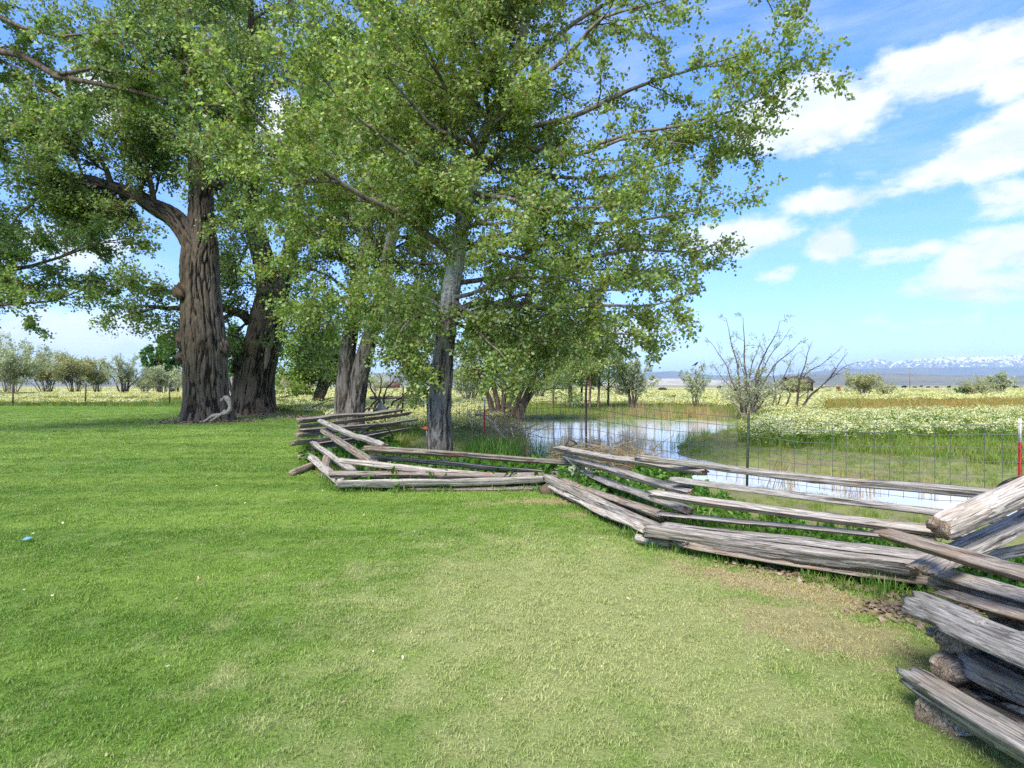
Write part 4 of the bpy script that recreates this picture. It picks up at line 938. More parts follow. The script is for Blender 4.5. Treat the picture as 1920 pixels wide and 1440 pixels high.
# stretch along the lawn below the poplar
rail((683, 840, 7.75), (1086, 868, 8.0), .125, mat='rail_brown'); rail((696, 855, 7.85), (1076, 889, 8.05), .115); rail((636, 863, 7.7), (938, 894, 7.9), .08, 'round', 'rail_pale')
rail((620, 888, 7.72), (1048, 892, 7.95), .11, mat='rail_brown'); rail((632, 908, 7.6), (1032, 899, 7.75), .145, mat='rail_grey'); rail((770, 917, 7.72), (1018, 917, 7.75), .085, 'flat', 'rail_brown')
# stretch from there towards the camera
rail((1042, 840, 7.95), (1322, 884, 5.0), .115, 'flat'); rail((1056, 854, 7.9), (1296, 921, 5.05), .085); rail((1092, 884, 7.7), (1288, 957, 5.0), .10); rail((1056, 901, 7.65), (1247, 967, 5.25), .125, 'flat', 'rail_brown')
rail((1024, 897, 7.7), (1291, 1020, 4.75), .115, 'split', 'rail_grey', sag=.02); rail((1029, 910, 7.65), (1216, 995, 5.2), .095, 'split', 'rail_pale')
rail((1192, 1008, 5.1), (1256, 1018, 4.95), .075, 'round', 'rail_pale')
# long stretch on the right
rail((1196, 857, 5.4), (1872, 926, 3.78), .095, 'flat'); rail((1262, 899, 5.2), (1905, 979, 3.72), .095); rail((1218, 925, 5.1), (1835, 1007, 3.75), .11, 'flat'); rail((1236, 961, 5.15), (1745, 1011, 3.9), .09)
rail((1240, 985, 5.0), (1752, 1045, 3.85), .085, 'flat'); rail((1212, 992, 4.95), (1722, 1063, 3.84), .13, 'split', 'rail_pale'); rail((1290, 1022, 4.75), (1748, 1091, 3.85), .085, 'flat', 'rail_brown')
# stretch leaving the picture on the right
rail((1654, 996, 3.45), (2010, 1098, 2.4), .095, 'split', 'rail_brown'); rail((1760, 1074, 3.5), (2030, 1150, 2.45), .11, 'flat'); rail((1747, 1090, 3.52), (1985, 1160, 2.6), .075, 'round', 'rail_brown')
# the two props crossed over that corner
rail((1762, 990, 3.2), (2015, 872, 3.7), .14, 'round', 'rail_pale'); rail((1722, 1072, 3.2), (2005, 933, 3.9), .125, 'flat', 'rail_pale')
rail((1800, 1050, 3.6), (1990, 1010, 3.9), .10, 'split'); 
# corner pile nearest the camera
rail((1742, 1142, 2.78), (2060, 1275, 1.85), .22, 'plank', 'rail_grey', R(-20)); rail((1738, 1184, 2.75), (1960, 1200, 2.5), .09, 'flat')
rail((1784, 1210, 2.56), (2080, 1150, 3.3), .165, 'round', 'rail_brown'); rail((1764, 1256, 2.5), (2060, 1200, 3.2), .15, 'round', 'rail_brown')
rail((1800, 1224, 2.66), (2040, 1345, 1.95), .14, 'flat', 'rail_grey'); rail((1708, 1268, 2.52), (2010, 1448, 1.85), .16, 'flat', 'rail_grey', R(-10)); rail((1762, 1282, 2.62), (2040, 1398, 1.95), .17, 'plank', 'rail_brown', R(-8))
rail((1752, 1348, 2.38), (2080, 1280, 3.0), .17, 'round', 'rail_pale')
rail((1772, 1112, 3.2), (2010, 1178, 2.35), .10, 'flat', 'rail_brown'); rail((1815, 1262, 2.7), (2060, 1335, 2.1), .17, 'plank', 'rail_brown', R(-12)); rail((1850, 1150, 3.0), (2060, 1205, 2.4), .12, 'flat'); rail((1775, 1168, 2.92), (2040, 1250, 2.2), .13, 'flat', 'rail_brown'); rail((1835, 1205, 2.62), (2060, 1296, 2.0), .12, 'split'); rail((1800, 1330, 2.5), (2060, 1400, 2.0), .11, 'flat', 'rail_grey')

# ------------------------------------------------------------------ scattered growth (lawn grass, meadow flowers, weeds)
def template(name, me, mat):
    me.materials.append(mat); return bpy.data.objects.new(name, me)
def scatter(name, pts, templates, scale, kind_label=None, cat=None, tilt=.15):
    """one stuff object: points carrying instances of the template plants"""
    n = len(pts); me = bpy.data.meshes.new(name); me.vertices.add(n); me.vertices.foreach_set('co', np.asarray(pts, np.float32).ravel())
    rot = np.column_stack([rng.normal(size=n) * tilt, rng.normal(size=n) * tilt, rng.random(n) * 6.283]).astype(np.float32)
    a = me.attributes.new('rot', 'FLOAT_VECTOR', 'POINT'); a.data.foreach_set('vector', rot.ravel())
    a = me.attributes.new('scl', 'FLOAT', 'POINT'); a.data.foreach_set('value', np.asarray(scale, np.float32))
    a = me.attributes.new('idx', 'INT', 'POINT'); a.data.foreach_set('value', rng.integers(0, len(templates), n).astype(np.int32))
    o = bpy.data.objects.new(name, me); link(o); tag(o, kind_label, cat, kind='stuff')
    col = bpy.data.collections.new(name + '_source')
    for t_ in templates: col.objects.link(t_)
    ng = bpy.data.node_groups.new(name, 'GeometryNodeTree')
    ng.interface.new_socket('Geometry', in_out='INPUT', socket_type='NodeSocketGeometry'); ng.interface.new_socket('Geometry', in_out='OUTPUT', socket_type='NodeSocketGeometry')
    N, L = ng.nodes, ng.links
    gi, go = N.new('NodeGroupInput'), N.new('NodeGroupOutput'); ip = N.new('GeometryNodeInstanceOnPoints'); ci = N.new('GeometryNodeCollectionInfo')
    ci.inputs['Collection'].default_value = col; ci.inputs['Separate Children'].default_value = True; ci.inputs['Reset Children'].default_value = True
    def att(nm, ty):
        q = N.new('GeometryNodeInputNamedAttribute'); q.data_type = ty; q.inputs['Name'].default_value = nm; return q.outputs['Attribute']
    L.new(gi.outputs[0], ip.inputs['Points']); L.new(ci.outputs[0], ip.inputs['Instance']); ip.inputs['Pick Instance'].default_value = True
    L.new(att('idx', 'INT'), ip.inputs['Instance Index']); L.new(att('rot', 'FLOAT_VECTOR'), ip.inputs['Rotation']); L.new(att('scl', 'FLOAT'), ip.inputs['Scale'])
    L.new(ip.outputs[0], go.inputs[0])
    md = o.modifiers.new('scatter', 'NODES'); md.node_group = ng
    return o
def blades(n, rad, h0, h1, w, bend=.5, seg=2):
    """n curved grass blades"""
    a = rng.random(n) * 6.283; rr = rad * np.sqrt(rng.random(n)); b = np.stack([np.cos(a) * rr, np.sin(a) * rr, np.zeros(n)], -1)
    h = h0 + (h1 - h0) * rng.random(n); da = rng.random(n) * 6.283; lean = np.stack([np.cos(da), np.sin(da), np.zeros(n)], -1) * (bend * h * (.3 + rng.random(n)))[:, None]
    sd = np.stack([-np.sin(da + rng.normal(size=n) * .6), np.cos(da), np.zeros(n)], -1) * (w * (.7 + .6 * rng.random(n)))[:, None] * .5
    up = np.array([0, 0, 1.0]) * h[:, None]
    m = b + lean * .3 + up * .55; t = b + lean + up * (1 - .25 * bend)
    V = np.stack([b - sd, b + sd, m + sd * .8, m - sd * .8, t], 1).reshape(-1, 3); o = np.arange(n)[:, None] * 5
    Q = o + [0, 1, 2, 3]; T = o + [3, 2, 4]; rn = rng.random(n)
    return V, Q, T, np.concatenate([rn, rn])
def grass_mat():
    m, t, b, out = new_mat('lawn_grass')
    pos = t.add('ShaderNodeNewGeometry').outputs['Position']
    g, n2 = lawn_colour(t, pos, (.50, .41, .22), (.14, .265, .032), (.24, .37, .060), (.45, .48, .20))
    rnd = t.add('ShaderNodeAttribute', attribute_name='rnd').outputs['Fac']
    g = t.mix(1.0, g, t.mix(rnd, (.76, .78, .74), (1.2, 1.18, 1.15)), 'MULTIPLY')
    g = t.mix(t.math('MULTIPLY', t.ramp(t.math('FRACT', t.math('MULTIPLY', rnd, 9.7)), .90, .96), .6), g, (.42, .38, .20))
    t.put(b.inputs['Base Color'], g); b.inputs['Roughness'].default_value = .55
    tr = t.add('ShaderNodeBsdfTranslucent'); t.put(tr.inputs[0], g); mx = t.add('ShaderNodeMixShader'); mx.inputs[0].default_value = .3
    t.l.new(b.outputs[0], mx.inputs[1]); t.l.new(tr.outputs[0], mx.inputs[2]); t.l.new(mx.outputs[0], out.inputs[0])
    return m
M['lawn_grass'] = grass_mat()
M['weed_leaf'] = leaf_mat('weed_leaf', (.045, .13, .015), (.10, .23, .03), (.20, .33, .07), .25, .35)
M['meadow_grass'] = leaf_mat('meadow_grass', (.14, .17, .035), (.23, .26, .06), (.34, .34, .12), .3, .35)
M['bank_grass'] = leaf_mat('bank_grass', (.10, .19, .025), (.17, .28, .04), (.28, .36, .09), .25, .35)
M['flower'] = leaf_mat('flower', (.44, .49, .23), (.60, .63, .37), (.76, .77, .57), .35, .25)
M['yellow_flower'] = leaf_mat('yellow_flower', (.46, .47, .15), (.58, .58, .23), (.70, .69, .38), .3, .25)
M['ochre_weed'] = leaf_mat('ochre_weed', (.26, .17, .035), (.38, .26, .06), (.50, .38, .13), .3, .3)
def in_view(x, y, m=.08): return (np.abs(x) < (.9 + m) * y + .5)
def sample(n, y0, y1, power=1.0):
    """random plan points inside the wedge the camera sees"""
    u = rng.random(n); y = np.sqrt(y0 ** 2 + (y1 ** 2 - y0 ** 2) * u) if power == 1.0 else y0 + (y1 - y0) * u ** power
    x = (rng.random(n) * 2 - 1) * (.93 * y + .6); return x, y
gt = []
for i in range(5):
    V, Q, T, a = blades(44, .085, .014, .034, .0040, .9); gt.append(template('lawn_tuft', mesh_np('lawn_tuft', V, Q, T, {'rnd': ('FACE', a)}), M['lawn_grass']))
P_, S_ = [], []
for (y0, y1, dens, s0) in ((1.6, 5.0, 520, .72), (5.0, 9.0, 240, .9), (9, 16, 70, 1.3), (16, 39, 18, 1.8)):
    n = int(.98 * (y1 ** 2 - y0 ** 2) * dens); x, y = sample(n, y0, y1)
    k = poly_sd(x, y, LAWN) < .03
    if y0 > 15: k &= ~((np.hypot(x + 12.2, y - 22.7) < 1.5) | (np.hypot(x + 13, y - 27.3) < 2.2))
    x, y = x[k], y[k]
    bare = sstep(.62, .74, fbm(x * 2.3, y * 2.3, 0, 77, 3)) * (np.hypot((x - 1.7) / 1.3, (y - 3.9) / 1.1) < 1)
    k = rng.random(len(x)) > bare * .35; x, y = x[k], y[k]
    P_.append(np.column_stack([x, y, gz(x, y) + .010])); S_.append(s0 * (.75 + .4 * rng.random(len(x))) * (.88 + .25 * vnoise(x * 2, y * 2, 0, 31)))
scatter('lawn_grass', np.concatenate(P_), gt, np.concatenate(S_), 'short mown grass of the lawn', 'grass')

# hoary cress: clumps of stems with flat cream flower heads
def cress(nst, h, spread_, head, mat_leaf, mat_fl, heads=9):
    V1, Q1, T1, a1 = blades(nst * 3, spread_, h * .55, h * .95, .012, .35)
    st = np.stack([np.cos(np.arange(nst) * 2.4) * spread_ * np.sqrt((np.arange(nst) + .5) / nst), np.sin(np.arange(nst) * 2.4) * spread_ * np.sqrt((np.arange(nst) + .5) / nst), h * (.75 + .3 * rng.random(nst))], -1)
    n = nst * 5; lv = leaves_on(np.stack([st * [.9, .9, .15], st * [1, 1, .85]], 1), n, .055 * h / .35, .01, 2.2, .0, .2)
    m = nst * heads; c = np.repeat(st, heads, 0) + rng.normal(size=(m, 3)) * [head, head, head * .35]
    s_ = head * .55 * (.6 + .7 * rng.random(m)); ang = rng.random(m) * 6.28; tl = rng.normal(size=(m, 2)) * .45
    ux = np.stack([np.cos(ang), np.sin(ang), tl[:, 0]], -1) * s_[:, None]; uy = np.stack([-np.sin(ang), np.cos(ang), tl[:, 1]], -1) * s_[:, None]
    Vf = np.stack([c - ux, c - uy * .9, c + ux, c + uy * .9], 1).reshape(-1, 3); o = np.arange(m)[:, None] * 4; Qf = o + [0, 1, 2, 3]; rf = rng.random(m)
    V, Q, T = join([(V1, Q1, T1), (lv[0], lv[1], lv[2]), (Vf, Qf, np.zeros((0, 3), int))])
    me = mesh_np('cress', V, Q, T)
    nq1, nqf, nt1, nt2 = len(Q1), len(Qf), len(T1), len(lv[2])
    rn = np.concatenate([a1[:nq1], rf, a1[nq1:], lv[3]]); mi = np.concatenate([np.zeros(nq1), np.ones(nqf), np.zeros(nt1 + nt2)]).astype(np.int32)
    at = me.attributes.new('rnd', 'FLOAT', 'FACE'); at.data.foreach_set('value', rn.astype(np.float32))
    me.materials.append(mat_leaf); me.materials.append(mat_fl); me.polygons.foreach_set('material_index', mi)
    return bpy.data.objects.new('cress', me)
white = [cress(7, .40, .14, .026, M['bank_grass'], M['flower']) for i in range(3)] + [cress(7, .46, .15, .028, M['bank_grass'], M['yellow_flower'], 7), cress(5, .30, .14, .022, M['bank_grass'], M['flower'], 6)]
cream = [cress(8, .25, .22, .045, M['meadow_grass'], M['flower'], 7) for i in range(1)] + [cress(8, .25, .22, .045, M['meadow_grass'], M['yellow_flower'], 6) for i in range(3)]
def meadow_ok(x, y, gap=.25): return (poly_sd(x, y, LAWN) > gap) & (poly_sd(x, y, POND) > gap)
# the white bank to the right of the pond
x, y = sample(14000, 10.5, 27); sd = poly_sd(x, y, POND)
edge = .44 * y + .9 * (fbm(x * .5, y * .5, 0, 61, 3) - .5) - .45
k = (x > edge) & (sd > .7) & (y > 13.0 + 2.2 * (vnoise(x * .6, y * .2, 0, 62) - .3)) & (rng.random(len(x)) < sstep(.36, .60, fbm(x * .45, y * .8, 0, 63, 4) - .10 * sstep(16, 12.5, y)))
x, y = x[k], y[k]
scatter('white_wildflowers', np.column_stack([x, y, gz(x, y)]), white, .8 + .5 * rng.random(len(x)), 'drift of white-flowered weeds on the bank right of the pond', 'wildflowers')
# meadow drifts
x, y = sample(36000, 17, 75, .8); dens_ = fbm(x * .05 + 3, y * .14, 0, 64, 4)
k = meadow_ok(x, y, .6) & (rng.random(len(x)) < .62 * sstep(.42, .62, dens_)) & ~((x > .42 * y) & (y < 27)) & ~((x > .54 * y) & (y > 26) & (y < 50)) & ~((np.abs(x - .2 * y) < .2 * y) & (y < 36))
x, y = x[k], y[k]
scatter('meadow_wildflowers', np.column_stack([x, y, gz(x, y)]), cream, (.7 + .5 * rng.random(len(x))) * (1 + y / 70), 'cream wildflowers drifting across the meadow', 'wildflowers')
x, y = sample(24000, 70, 190, .8); k = (rng.random(len(x)) < 0.5 * sstep(.45, .64, fbm(x * .025 + 3, y * .07, 0, 65, 4))); x, y = x[k], y[k]
low = [cress(8, .10, .24, .05, M['meadow_grass'], M['yellow_flower'], 7) for i in range(2)] + [cress(8, .09, .24, .05, M['meadow_grass'], M['flower'], 6)]
scatter('far_wildflowers', np.column_stack([x, y, gz(x, y)]), low, (2.0 + 1.2 * rng.random(len(x))), 'far cream wildflowers of the plain', 'wildflowers')
# ochre weeds behind the white bank
V, Q, T, a = blades(40, .35, .15, .38, .012, .5); och = template('ochre_tuft', mesh_np('ochre_tuft', V, Q, T, {'rnd': ('FACE', a)}), M['ochre_weed'])
x, y = sample(16000, 25.5, 56); k = (x > .50 * y + 14 * (fbm(x * .12, y * .4, 0, 5, 3) - .4)) & (rng.random(len(x)) < sstep(.34, .52, fbm(x * .1, y * .3, 0, 71, 3))); x, y = x[k], y[k]
scatter('ochre_weeds', np.column_stack([x, y, gz(x, y)]), [och], .7 + .7 * rng.random(len(x)), 'ochre weeds behind the white flowers', 'weeds')
# rough meadow and bank grass
tg = []
for i in range(3):
    V, Q, T, a = blades(26, .16, .08, .24, .007, .6); tg.append(template('meadow_tuft', mesh_np('meadow_tuft', V, Q, T, {'rnd': ('FACE', a)}), M['meadow_grass'] if i == 0 else M['bank_grass']))
x, y = sample(42000, 5.5, 46, .9); k = meadow_ok(x, y, .05); x, y = x[k], y[k]
s_ = (.45 + .55 * rng.random(len(x))) * (1 + y / 40) * np.where(poly_sd(x, y, POND) < 3.0, .45, 1.0)
scatter('meadow_grass', np.column_stack([x, y, gz(x, y)]), tg, s_, 'rough grass of the meadow and pond banks', 'grass')
# undergrowth behind the rails
def rosette(n, size, h):
    a = rng.random(n) * 6.283; d = np.stack([np.cos(a), np.sin(a), np.zeros(n)], -1)
    stem = np.stack([d * 0, d * size * .6 + [0, 0, h]], 1) if False else np.stack([d * .02, d * (size * (.3 + .6 * rng.random(n)))[:, None] + np.array([0, 0, 1]) * (h * (.3 + .7 * rng.random(n)))[:, None]], 1)
    V, Q, T, at = leaves_on(stem, n * 4, size * .62, size * .10, 1.5, .1, .8, True); return V, Q, T, at
wt = []
for i in range(4):
    V, Q, T, a = rosette(26, .16, .26); wt.append(template('weed', mesh_np('weed', V, Q, T, {'rnd': ('FACE', a)}), M['weed_leaf']))
x = rng.random(9000) * 12 - 5.5; y = rng.random(9000) * 14 + 3.5
sdl, sdp = poly_sd(x, y, LAWN), poly_sd(x, y, POND)
k = (sdl > .12) & (sdp > .25) & (sdl < 1.9 + .6 * (vnoise(x, y, 0, 8) - .5)) & (fbm(x * .8, y * .8, 0, 91, 3) > .40) & (y < 17.5); x, y = x[k], y[k]
scatter('undergrowth', np.column_stack([x, y, gz(x, y)]), wt, (.55 + .6 * rng.random(len(x))) * np.where((x > 1.5) & (y < 8), .6, 1.0), 'leafy green weeds growing behind the rails', 'weeds')
x = rng.random(3000) * 9 - .6; y = rng.random(3000) * 7 + 3.8; sdl, sdp = poly_sd(x, y, LAWN), poly_sd(x, y, POND)
k = (sdl > .35) & (sdp > .12) & (sdp < 2.2) & (fbm(x * .9, y * .9, 0, 95, 3) > .52) & (y < 10.5) & (sdl < 1.3); x, y = x[k], y[k]
bank = [cress(8, .30, .16, .035, M['weed_leaf'], M['yellow_flower'], 9), cress(8, .28, .16, .035, M['weed_leaf'], M['flower'], 9)]
scatter('bank_wildflowers', np.column_stack([x, y, gz(x, y)]), bank, .45 + .35 * rng.random(len(x)), 'yellowish flowering weeds between the rails and the ditch', 'wildflowers')
# tall grass at the poplar's foot and along the lawn's far edge
V, Q, T, a = blades(60, .18, .3, .62, .011, .4); tall = template('tall_tuft', mesh_np('tall_tuft', V, Q, T, {'rnd': ('FACE', a)}), M['weed_leaf'])
x1 = np.concatenate([(rng.random(60) * .9 - .85), rng.random(240) * 34 - 40, rng.random(90) * 6 - 13.5]); y1 = np.concatenate([rng.random(60) * 2.0 + 10.0, 38.9 + rng.random(240) * 1.0, 29.5 + rng.random(90) * 1.5])
k = (np.hypot(x1 + 1.32, y1 - 10.5) > .42) & (poly_sd(x1, y1, LAWN) > -.1); x1, y1 = x1[k], y1[k]
scatter('tall_grass', np.column_stack([x1, y1, gz(x1, y1)]), [tall], .6 + .5 * rng.random(len(x1)), 'tall dark grass along the edge of the lawn', 'grass')
# dry reeds in and round the pond
V, Q, T, a = blades(16, .22, .6, 1.25, .014, .18); reed = template('reed', mesh_np('reed', V, Q, T, {'rnd': ('FACE', a)}), M['reed_dry'])
rx, ry = [], []
for (px, d, n, sx_, sy_) in ((1225, 27.3, 26, .9, .5), (1275, 26.8, 30, .9, .5), (1330, 26.5, 16, .8, .5), (1180, 26.8, 10, .6, .4), (1350, 25.5, 12, .5, .5), (1000, 17.0, 8, .6, 1.0), (930, 12.6, 8, .4, .4), (1140, 11.3, 14, .7, .35), (1215, 10.2, 10, .5, .3), (1560, 8.6, 6, .6, .3), (1650, 8.2, 6, .5, .3), (1100, 26, 8, .8, .4)):
    g0 = G(px, d); rx += list(g0[0] + rng.normal(size=n) * sx_); ry += list(d + rng.normal(size=n) * sy_)
rx, ry = np.array(rx), np.array(ry)
scatter('dry_reeds', np.column_stack([rx, ry, np.maximum(gz(rx, ry), WATER_Z - .15)]), [reed], .45 + .5 * rng.random(len(rx)), 'dry tan reeds standing at the pond edge', 'reeds')
V, Q, T, a = blades(22, .25, .25, .55, .010, .3); wg = template('water_grass', mesh_np('water_grass', V, Q, T, {'rnd': ('FACE', a)}), M['bank_grass'])
x, y = sample(5200, 9, 30); sd = poly_sd(x, y, POND); k = (sd < .35) & ~((y < 12.5) & (x > 2)) & ((sd > -.45) | ((y > 23) & (fbm(x * .6, y * .6, 0, 51, 3) > .46)) | (fbm(x * .5, y * .5, 0, 52, 3) > .63)); x, y = x[k], y[k]
k = ~((y < 22) & (sd[k] < -.25) & (rng.random(len(x)) < .7)); x, y = x[k], y[k]
scatter('water_grass', np.column_stack([x, y, np.maximum(gz(x, y), WATER_Z - .1)]), [wg], .4 + .5 * rng.random(len(x)), 'green grass standing in the shallow pond water', 'grass')
# pale fallen petals and chips on the lawn, wood chips under the rails
def chip(n, r, h):
    th = np.linspace(0, 6.283, n, endpoint=False); V = [[math.cos(t) * r * (.6 + .7 * random.random()), math.sin(t) * r * .55 * (.6 + .7 * random.random()), h * random.random()] for t in th] + [[0, 0, h]]
    return np.array(V), np.array([[i, (i + 1) % n, n] for i in range(n)])
ch = []
for i in range(3):
    V, T = chip(6, .022, .012); ch.append(template('petal', mesh_np('petal', V, None, T, {'rnd': ('FACE', rng.random(len(T)))}), M['flower']))
x, y = sample(700, 2.2, 24); k = poly_sd(x, y, LAWN) < -.1; x, y = x[k], y[k]
scatter('fallen_petals', np.column_stack([x, y, gz(x, y) + .035]), ch, (.25 + .5 * rng.random(len(x))) * (1 + y * .03), 'pale fallen fluff and bits scattered on the lawn', 'litter', .3)
M['chip'] = leaf_mat('chip', (.12, .085, .055), (.24, .18, .13), (.38, .31, .25), .3, .05)
ch = []
for i in range(4):
    V, T = chip(5, .03, .014); ch.append(template('wood_chip', mesh_np('wood_chip', V, None, T, {'rnd': ('FACE', rng.random(len(T)))}), M['chip']))
t_ = rng.random(700) ** .6; x = 1.6 + t_ * 1.4 + rng.normal(size=700) * .06; y = 4.72 - t_ * 1.15 + rng.normal(size=700) * .06
x = np.concatenate([x, 2.5 + rng.normal(size=420) * .14]); y = np.concatenate([y, 3.6 + rng.normal(size=420) * .09])
scatter('wood_chips', np.column_stack([x, y, gz(x, y) + .022]), ch, .25 + .75 * rng.random(len(x)), 'brown wood chips lying under the right rails', 'wood chips', .35)

# grass grown up against the lowest rails, fallen leaves, bark litter at the cottonwoods' feet
V, Q, T, a = blades(22, .06, .05, .15, .006, .5); edge_t = template('edge_tuft', mesh_np('edge_tuft', V, Q, T, {'rnd': ('FACE', a)}), M['weed_leaf'])
V, Q, T, a = blades(22, .07, .05, .13, .006, .6); edge_b = template('edge_tuft', mesh_np('edge_tuft', V, Q, T, {'rnd': ('FACE', a)}), M['bank_grass'])
ex, ey = [], []
for (p0, p1, n) in ((C0, C1, 70), (C1, C2, 150), (C2, C3, 150), (C3, C4, 70), ((2.2, 2.1), (1.75, 2.7), 40)):
    k = rng.random(n); dn = nrm(np.array([-(p1[1] - p0[1]), p1[0] - p0[0]], float)); off_ = -np.abs(rng.normal(size=n)) * .09 - .03
    ex += list(p0[0] + (p1[0] - p0[0]) * k + dn[0] * off_); ey += list(p0[1] + (p1[1] - p0[1]) * k + dn[1] * off_)
ex, ey = np.array(ex), np.array(ey); k = fbm(ex * 1.6, ey * 1.6, 0, 33, 3) > .42; ex, ey = ex[k], ey[k]
scatter('edge_grass', np.column_stack([ex, ey, gz(ex, ey)]), [edge_t, edge_b], .5 + .7 * rng.random(len(ex)), 'unmown grass grown up against the lowest rails', 'grass')
fl = []
for i in range(3):
    V, T = chip(6, .020, .010); fl.append(template('fallen_leaf', mesh_np('fallen_leaf', V, None, T, {'rnd': ('FACE', rng.random(len(T)))}), M['reed_dry']))
x, y = sample(420, 1.9, 20); k = poly_sd(x, y, LAWN) < -.05; x, y = x[k], y[k]
scatter('fallen_leaves', np.column_stack([x, y, gz(x, y) + .030]), fl, .4 + .6 * rng.random(len(x)), 'tan fallen leaves and bits lying in the lawn', 'leaf litter', .4)
aa = rng.random(3400) * 6.283; rr_ = .8 + np.abs(rng.normal(size=3400)) * .55; x = np.where(np.arange(3400) % 2, -12.15, -12.9) + np.cos(aa) * rr_; y = np.where(np.arange(3400) % 2, 22.7, 28.5) + np.sin(aa) * rr_
t_ = rng.random(1600); x = np.concatenate([x, -11.2 + t_ * 3.4 + rng.normal(size=1600) * .4]); y = np.concatenate([y, 26.5 - t_ * 1.5 + rng.normal(size=1600) * .5])
scatter('bark_litter', np.column_stack([x, y, gz(x, y) + .03]), ch, 1.2 + 1.8 * rng.random(len(x)), 'brown bark litter round the feet of the old cottonwoods', 'litter', .4)

# single tufts in front of the rails
for (px, d, s, lab) in ((1555, 4.25, .85, 'tuft of tall dark grass against the long rails, left of a smaller pair'), (1655, 3.95, .9, 'spiky green grass tuft under the middle of the long rails'), (1722, 3.6, .75, 'grass tuft beside the crossed props'), (1480, 4.45, .5, 'small grass tuft at the foot of the long rails')):
    V, Q, T, a = blades(90, .13, .10, .24, .006, .5)
    tag(mobj('grass_tuft', mesh_np('grass_tuft', V * s, Q, T, {'rnd': ('FACE', a)}), M['weed_leaf'], None, G(px, d, .01)), lab, 'grass tuft', 'tufts before the rails')
M['thistle'] = leaf_mat('thistle', (.22, .29, .20), (.30, .37, .27), (.40, .46, .36), .3, .25)
stem = np.array([[0, 0, 0], [.01, 0, .2], [0, .01, .42]]); V1, Q1, T1 = tubes(stem[None], np.array([[.012, .01, .005]]), 6)
lv = leaves_on(np.stack([stem[0] + 0 * rng.random((30, 3)), stem[2] + rng.normal(size=(30, 3)) * .02], 1), 170, .12, .02, 2.6, -.1, .1)
tb = empty('thistle', G(1083, 7.55, 0), 'silvery thistle growing at the corner of the rails below the poplar', 'plant')
mobj('stalk', mesh_np('stalk', V1, Q1, T1), M['thistle'], tb); o = mobj('leaves', mesh_np('leaves', lv[0], lv[1], lv[2], {'rnd': ('FACE', lv[3])}), M['thistle'], tb); o['kind'] = 'stuff'

# ------------------------------------------------------------------ wire fence by the pond
def t_post(name_parent, base, h, mat, white_top=False, tilt=0.0, wide=1.0):
    """steel T-post: flange, stem, studs and, on some, a white top"""
    def prof(z0, z1, s=1.0): return join([box(0, 0, (z0 + z1) / 2, .038 * s, .007, z1 - z0), box(0, .014, (z0 + z1) / 2, .007, .024, z1 - z0)])
    zt = h * .78 if white_top else h
    V, Q, T = prof(-.3, zt); nub = [box(0, -.008, z, .014, .012, .012) for z in np.arange(.12, zt - .02, .09)]
    V, Q, T = join([(V, Q, T)] + nub)
    o = mobj('post', mesh_np('post', V, Q), mat, name_parent, base - np.array(name_parent.location)); o.rotation_euler = (0, tilt, .5); o.scale = (wide, wide, 1)
    if white_top:
        V, Q, T = prof(zt, h); mobj('painted_tip', mesh_np('painted_tip', V, Q), M['white_paint'], o)
    return o
posts = [(803, 14.4, 1.22, 'post_green', False), (908, 12.5, 1.18, 'rust_red', True), (1099, 10.5, 1.24, 'post_dark', False), (1401, 8.45, 1.02, 'post_green', False), (1913, 6.6, 1.06, 'rust_red', True), (2420, 4.9, 1.1, 'rust_red', True)]
wf = empty('wire_fence', G(1401, 8.45), 'sagging square-mesh wire fence on steel posts beside the pond', 'fence')
pb = []
for (px, d, h, mt, wt_) in posts:
    b = G(px, d); b[2] = float(max(gz(b[0], b[1]), -.3)); top = b + [0, 0, h - (b[2] if b[2] < 0 else 0)]
    t_post(wf, b, float(top[2] - b[2]), M[mt], wt_, rng.normal() * .02); pb.append((b, float(top[2])))
def wire(pts, r, name, parent):
    V, Q, T = tubes(np.asarray(pts)[None], np.full((1, len(pts)), r), 4, False); return mobj(name, mesh_np(name, V - np.array(parent.location), Q), M['wire'], parent)
levels = [.04, .20, .36, .52, .68, .84, .96]
for i in range(len(pb) - 1):
    (a, za), (b, zb) = pb[i], pb[i + 1]; Lp = np.linalg.norm(b[:2] - a[:2])
    for lv_ in levels:
        k = np.linspace(0, 1, 9); q = a[None] * (1 - k[:, None]) + b[None] * k[:, None]
        z = (za * (1 - k) + zb * k - .04) * lv_ + .02 - .045 * np.sin(np.pi * k) * (1 + .4 * rng.normal()) + rng.normal(size=9) * .008
        q[:, 2] = z; q[:, :2] += rng.normal(size=(9, 2)) * .008; wire(q, .0036, 'wire', wf)
    nv = int(Lp / .155)
    for j in range(1, nv):
        k = j / nv; q0 = a * (1 - k) + b * k; zt = (za * (1 - k) + zb * k - .04) * .965 - .04 * math.sin(math.pi * k)
        lean = rng.normal() * .012
        wire(np.array([[q0[0], q0[1], .0], [q0[0] + lean * .5, q0[1] + rng.normal() * .008, zt * .5], [q0[0] + lean, q0[1], zt]]), .0036, 'wire', wf)
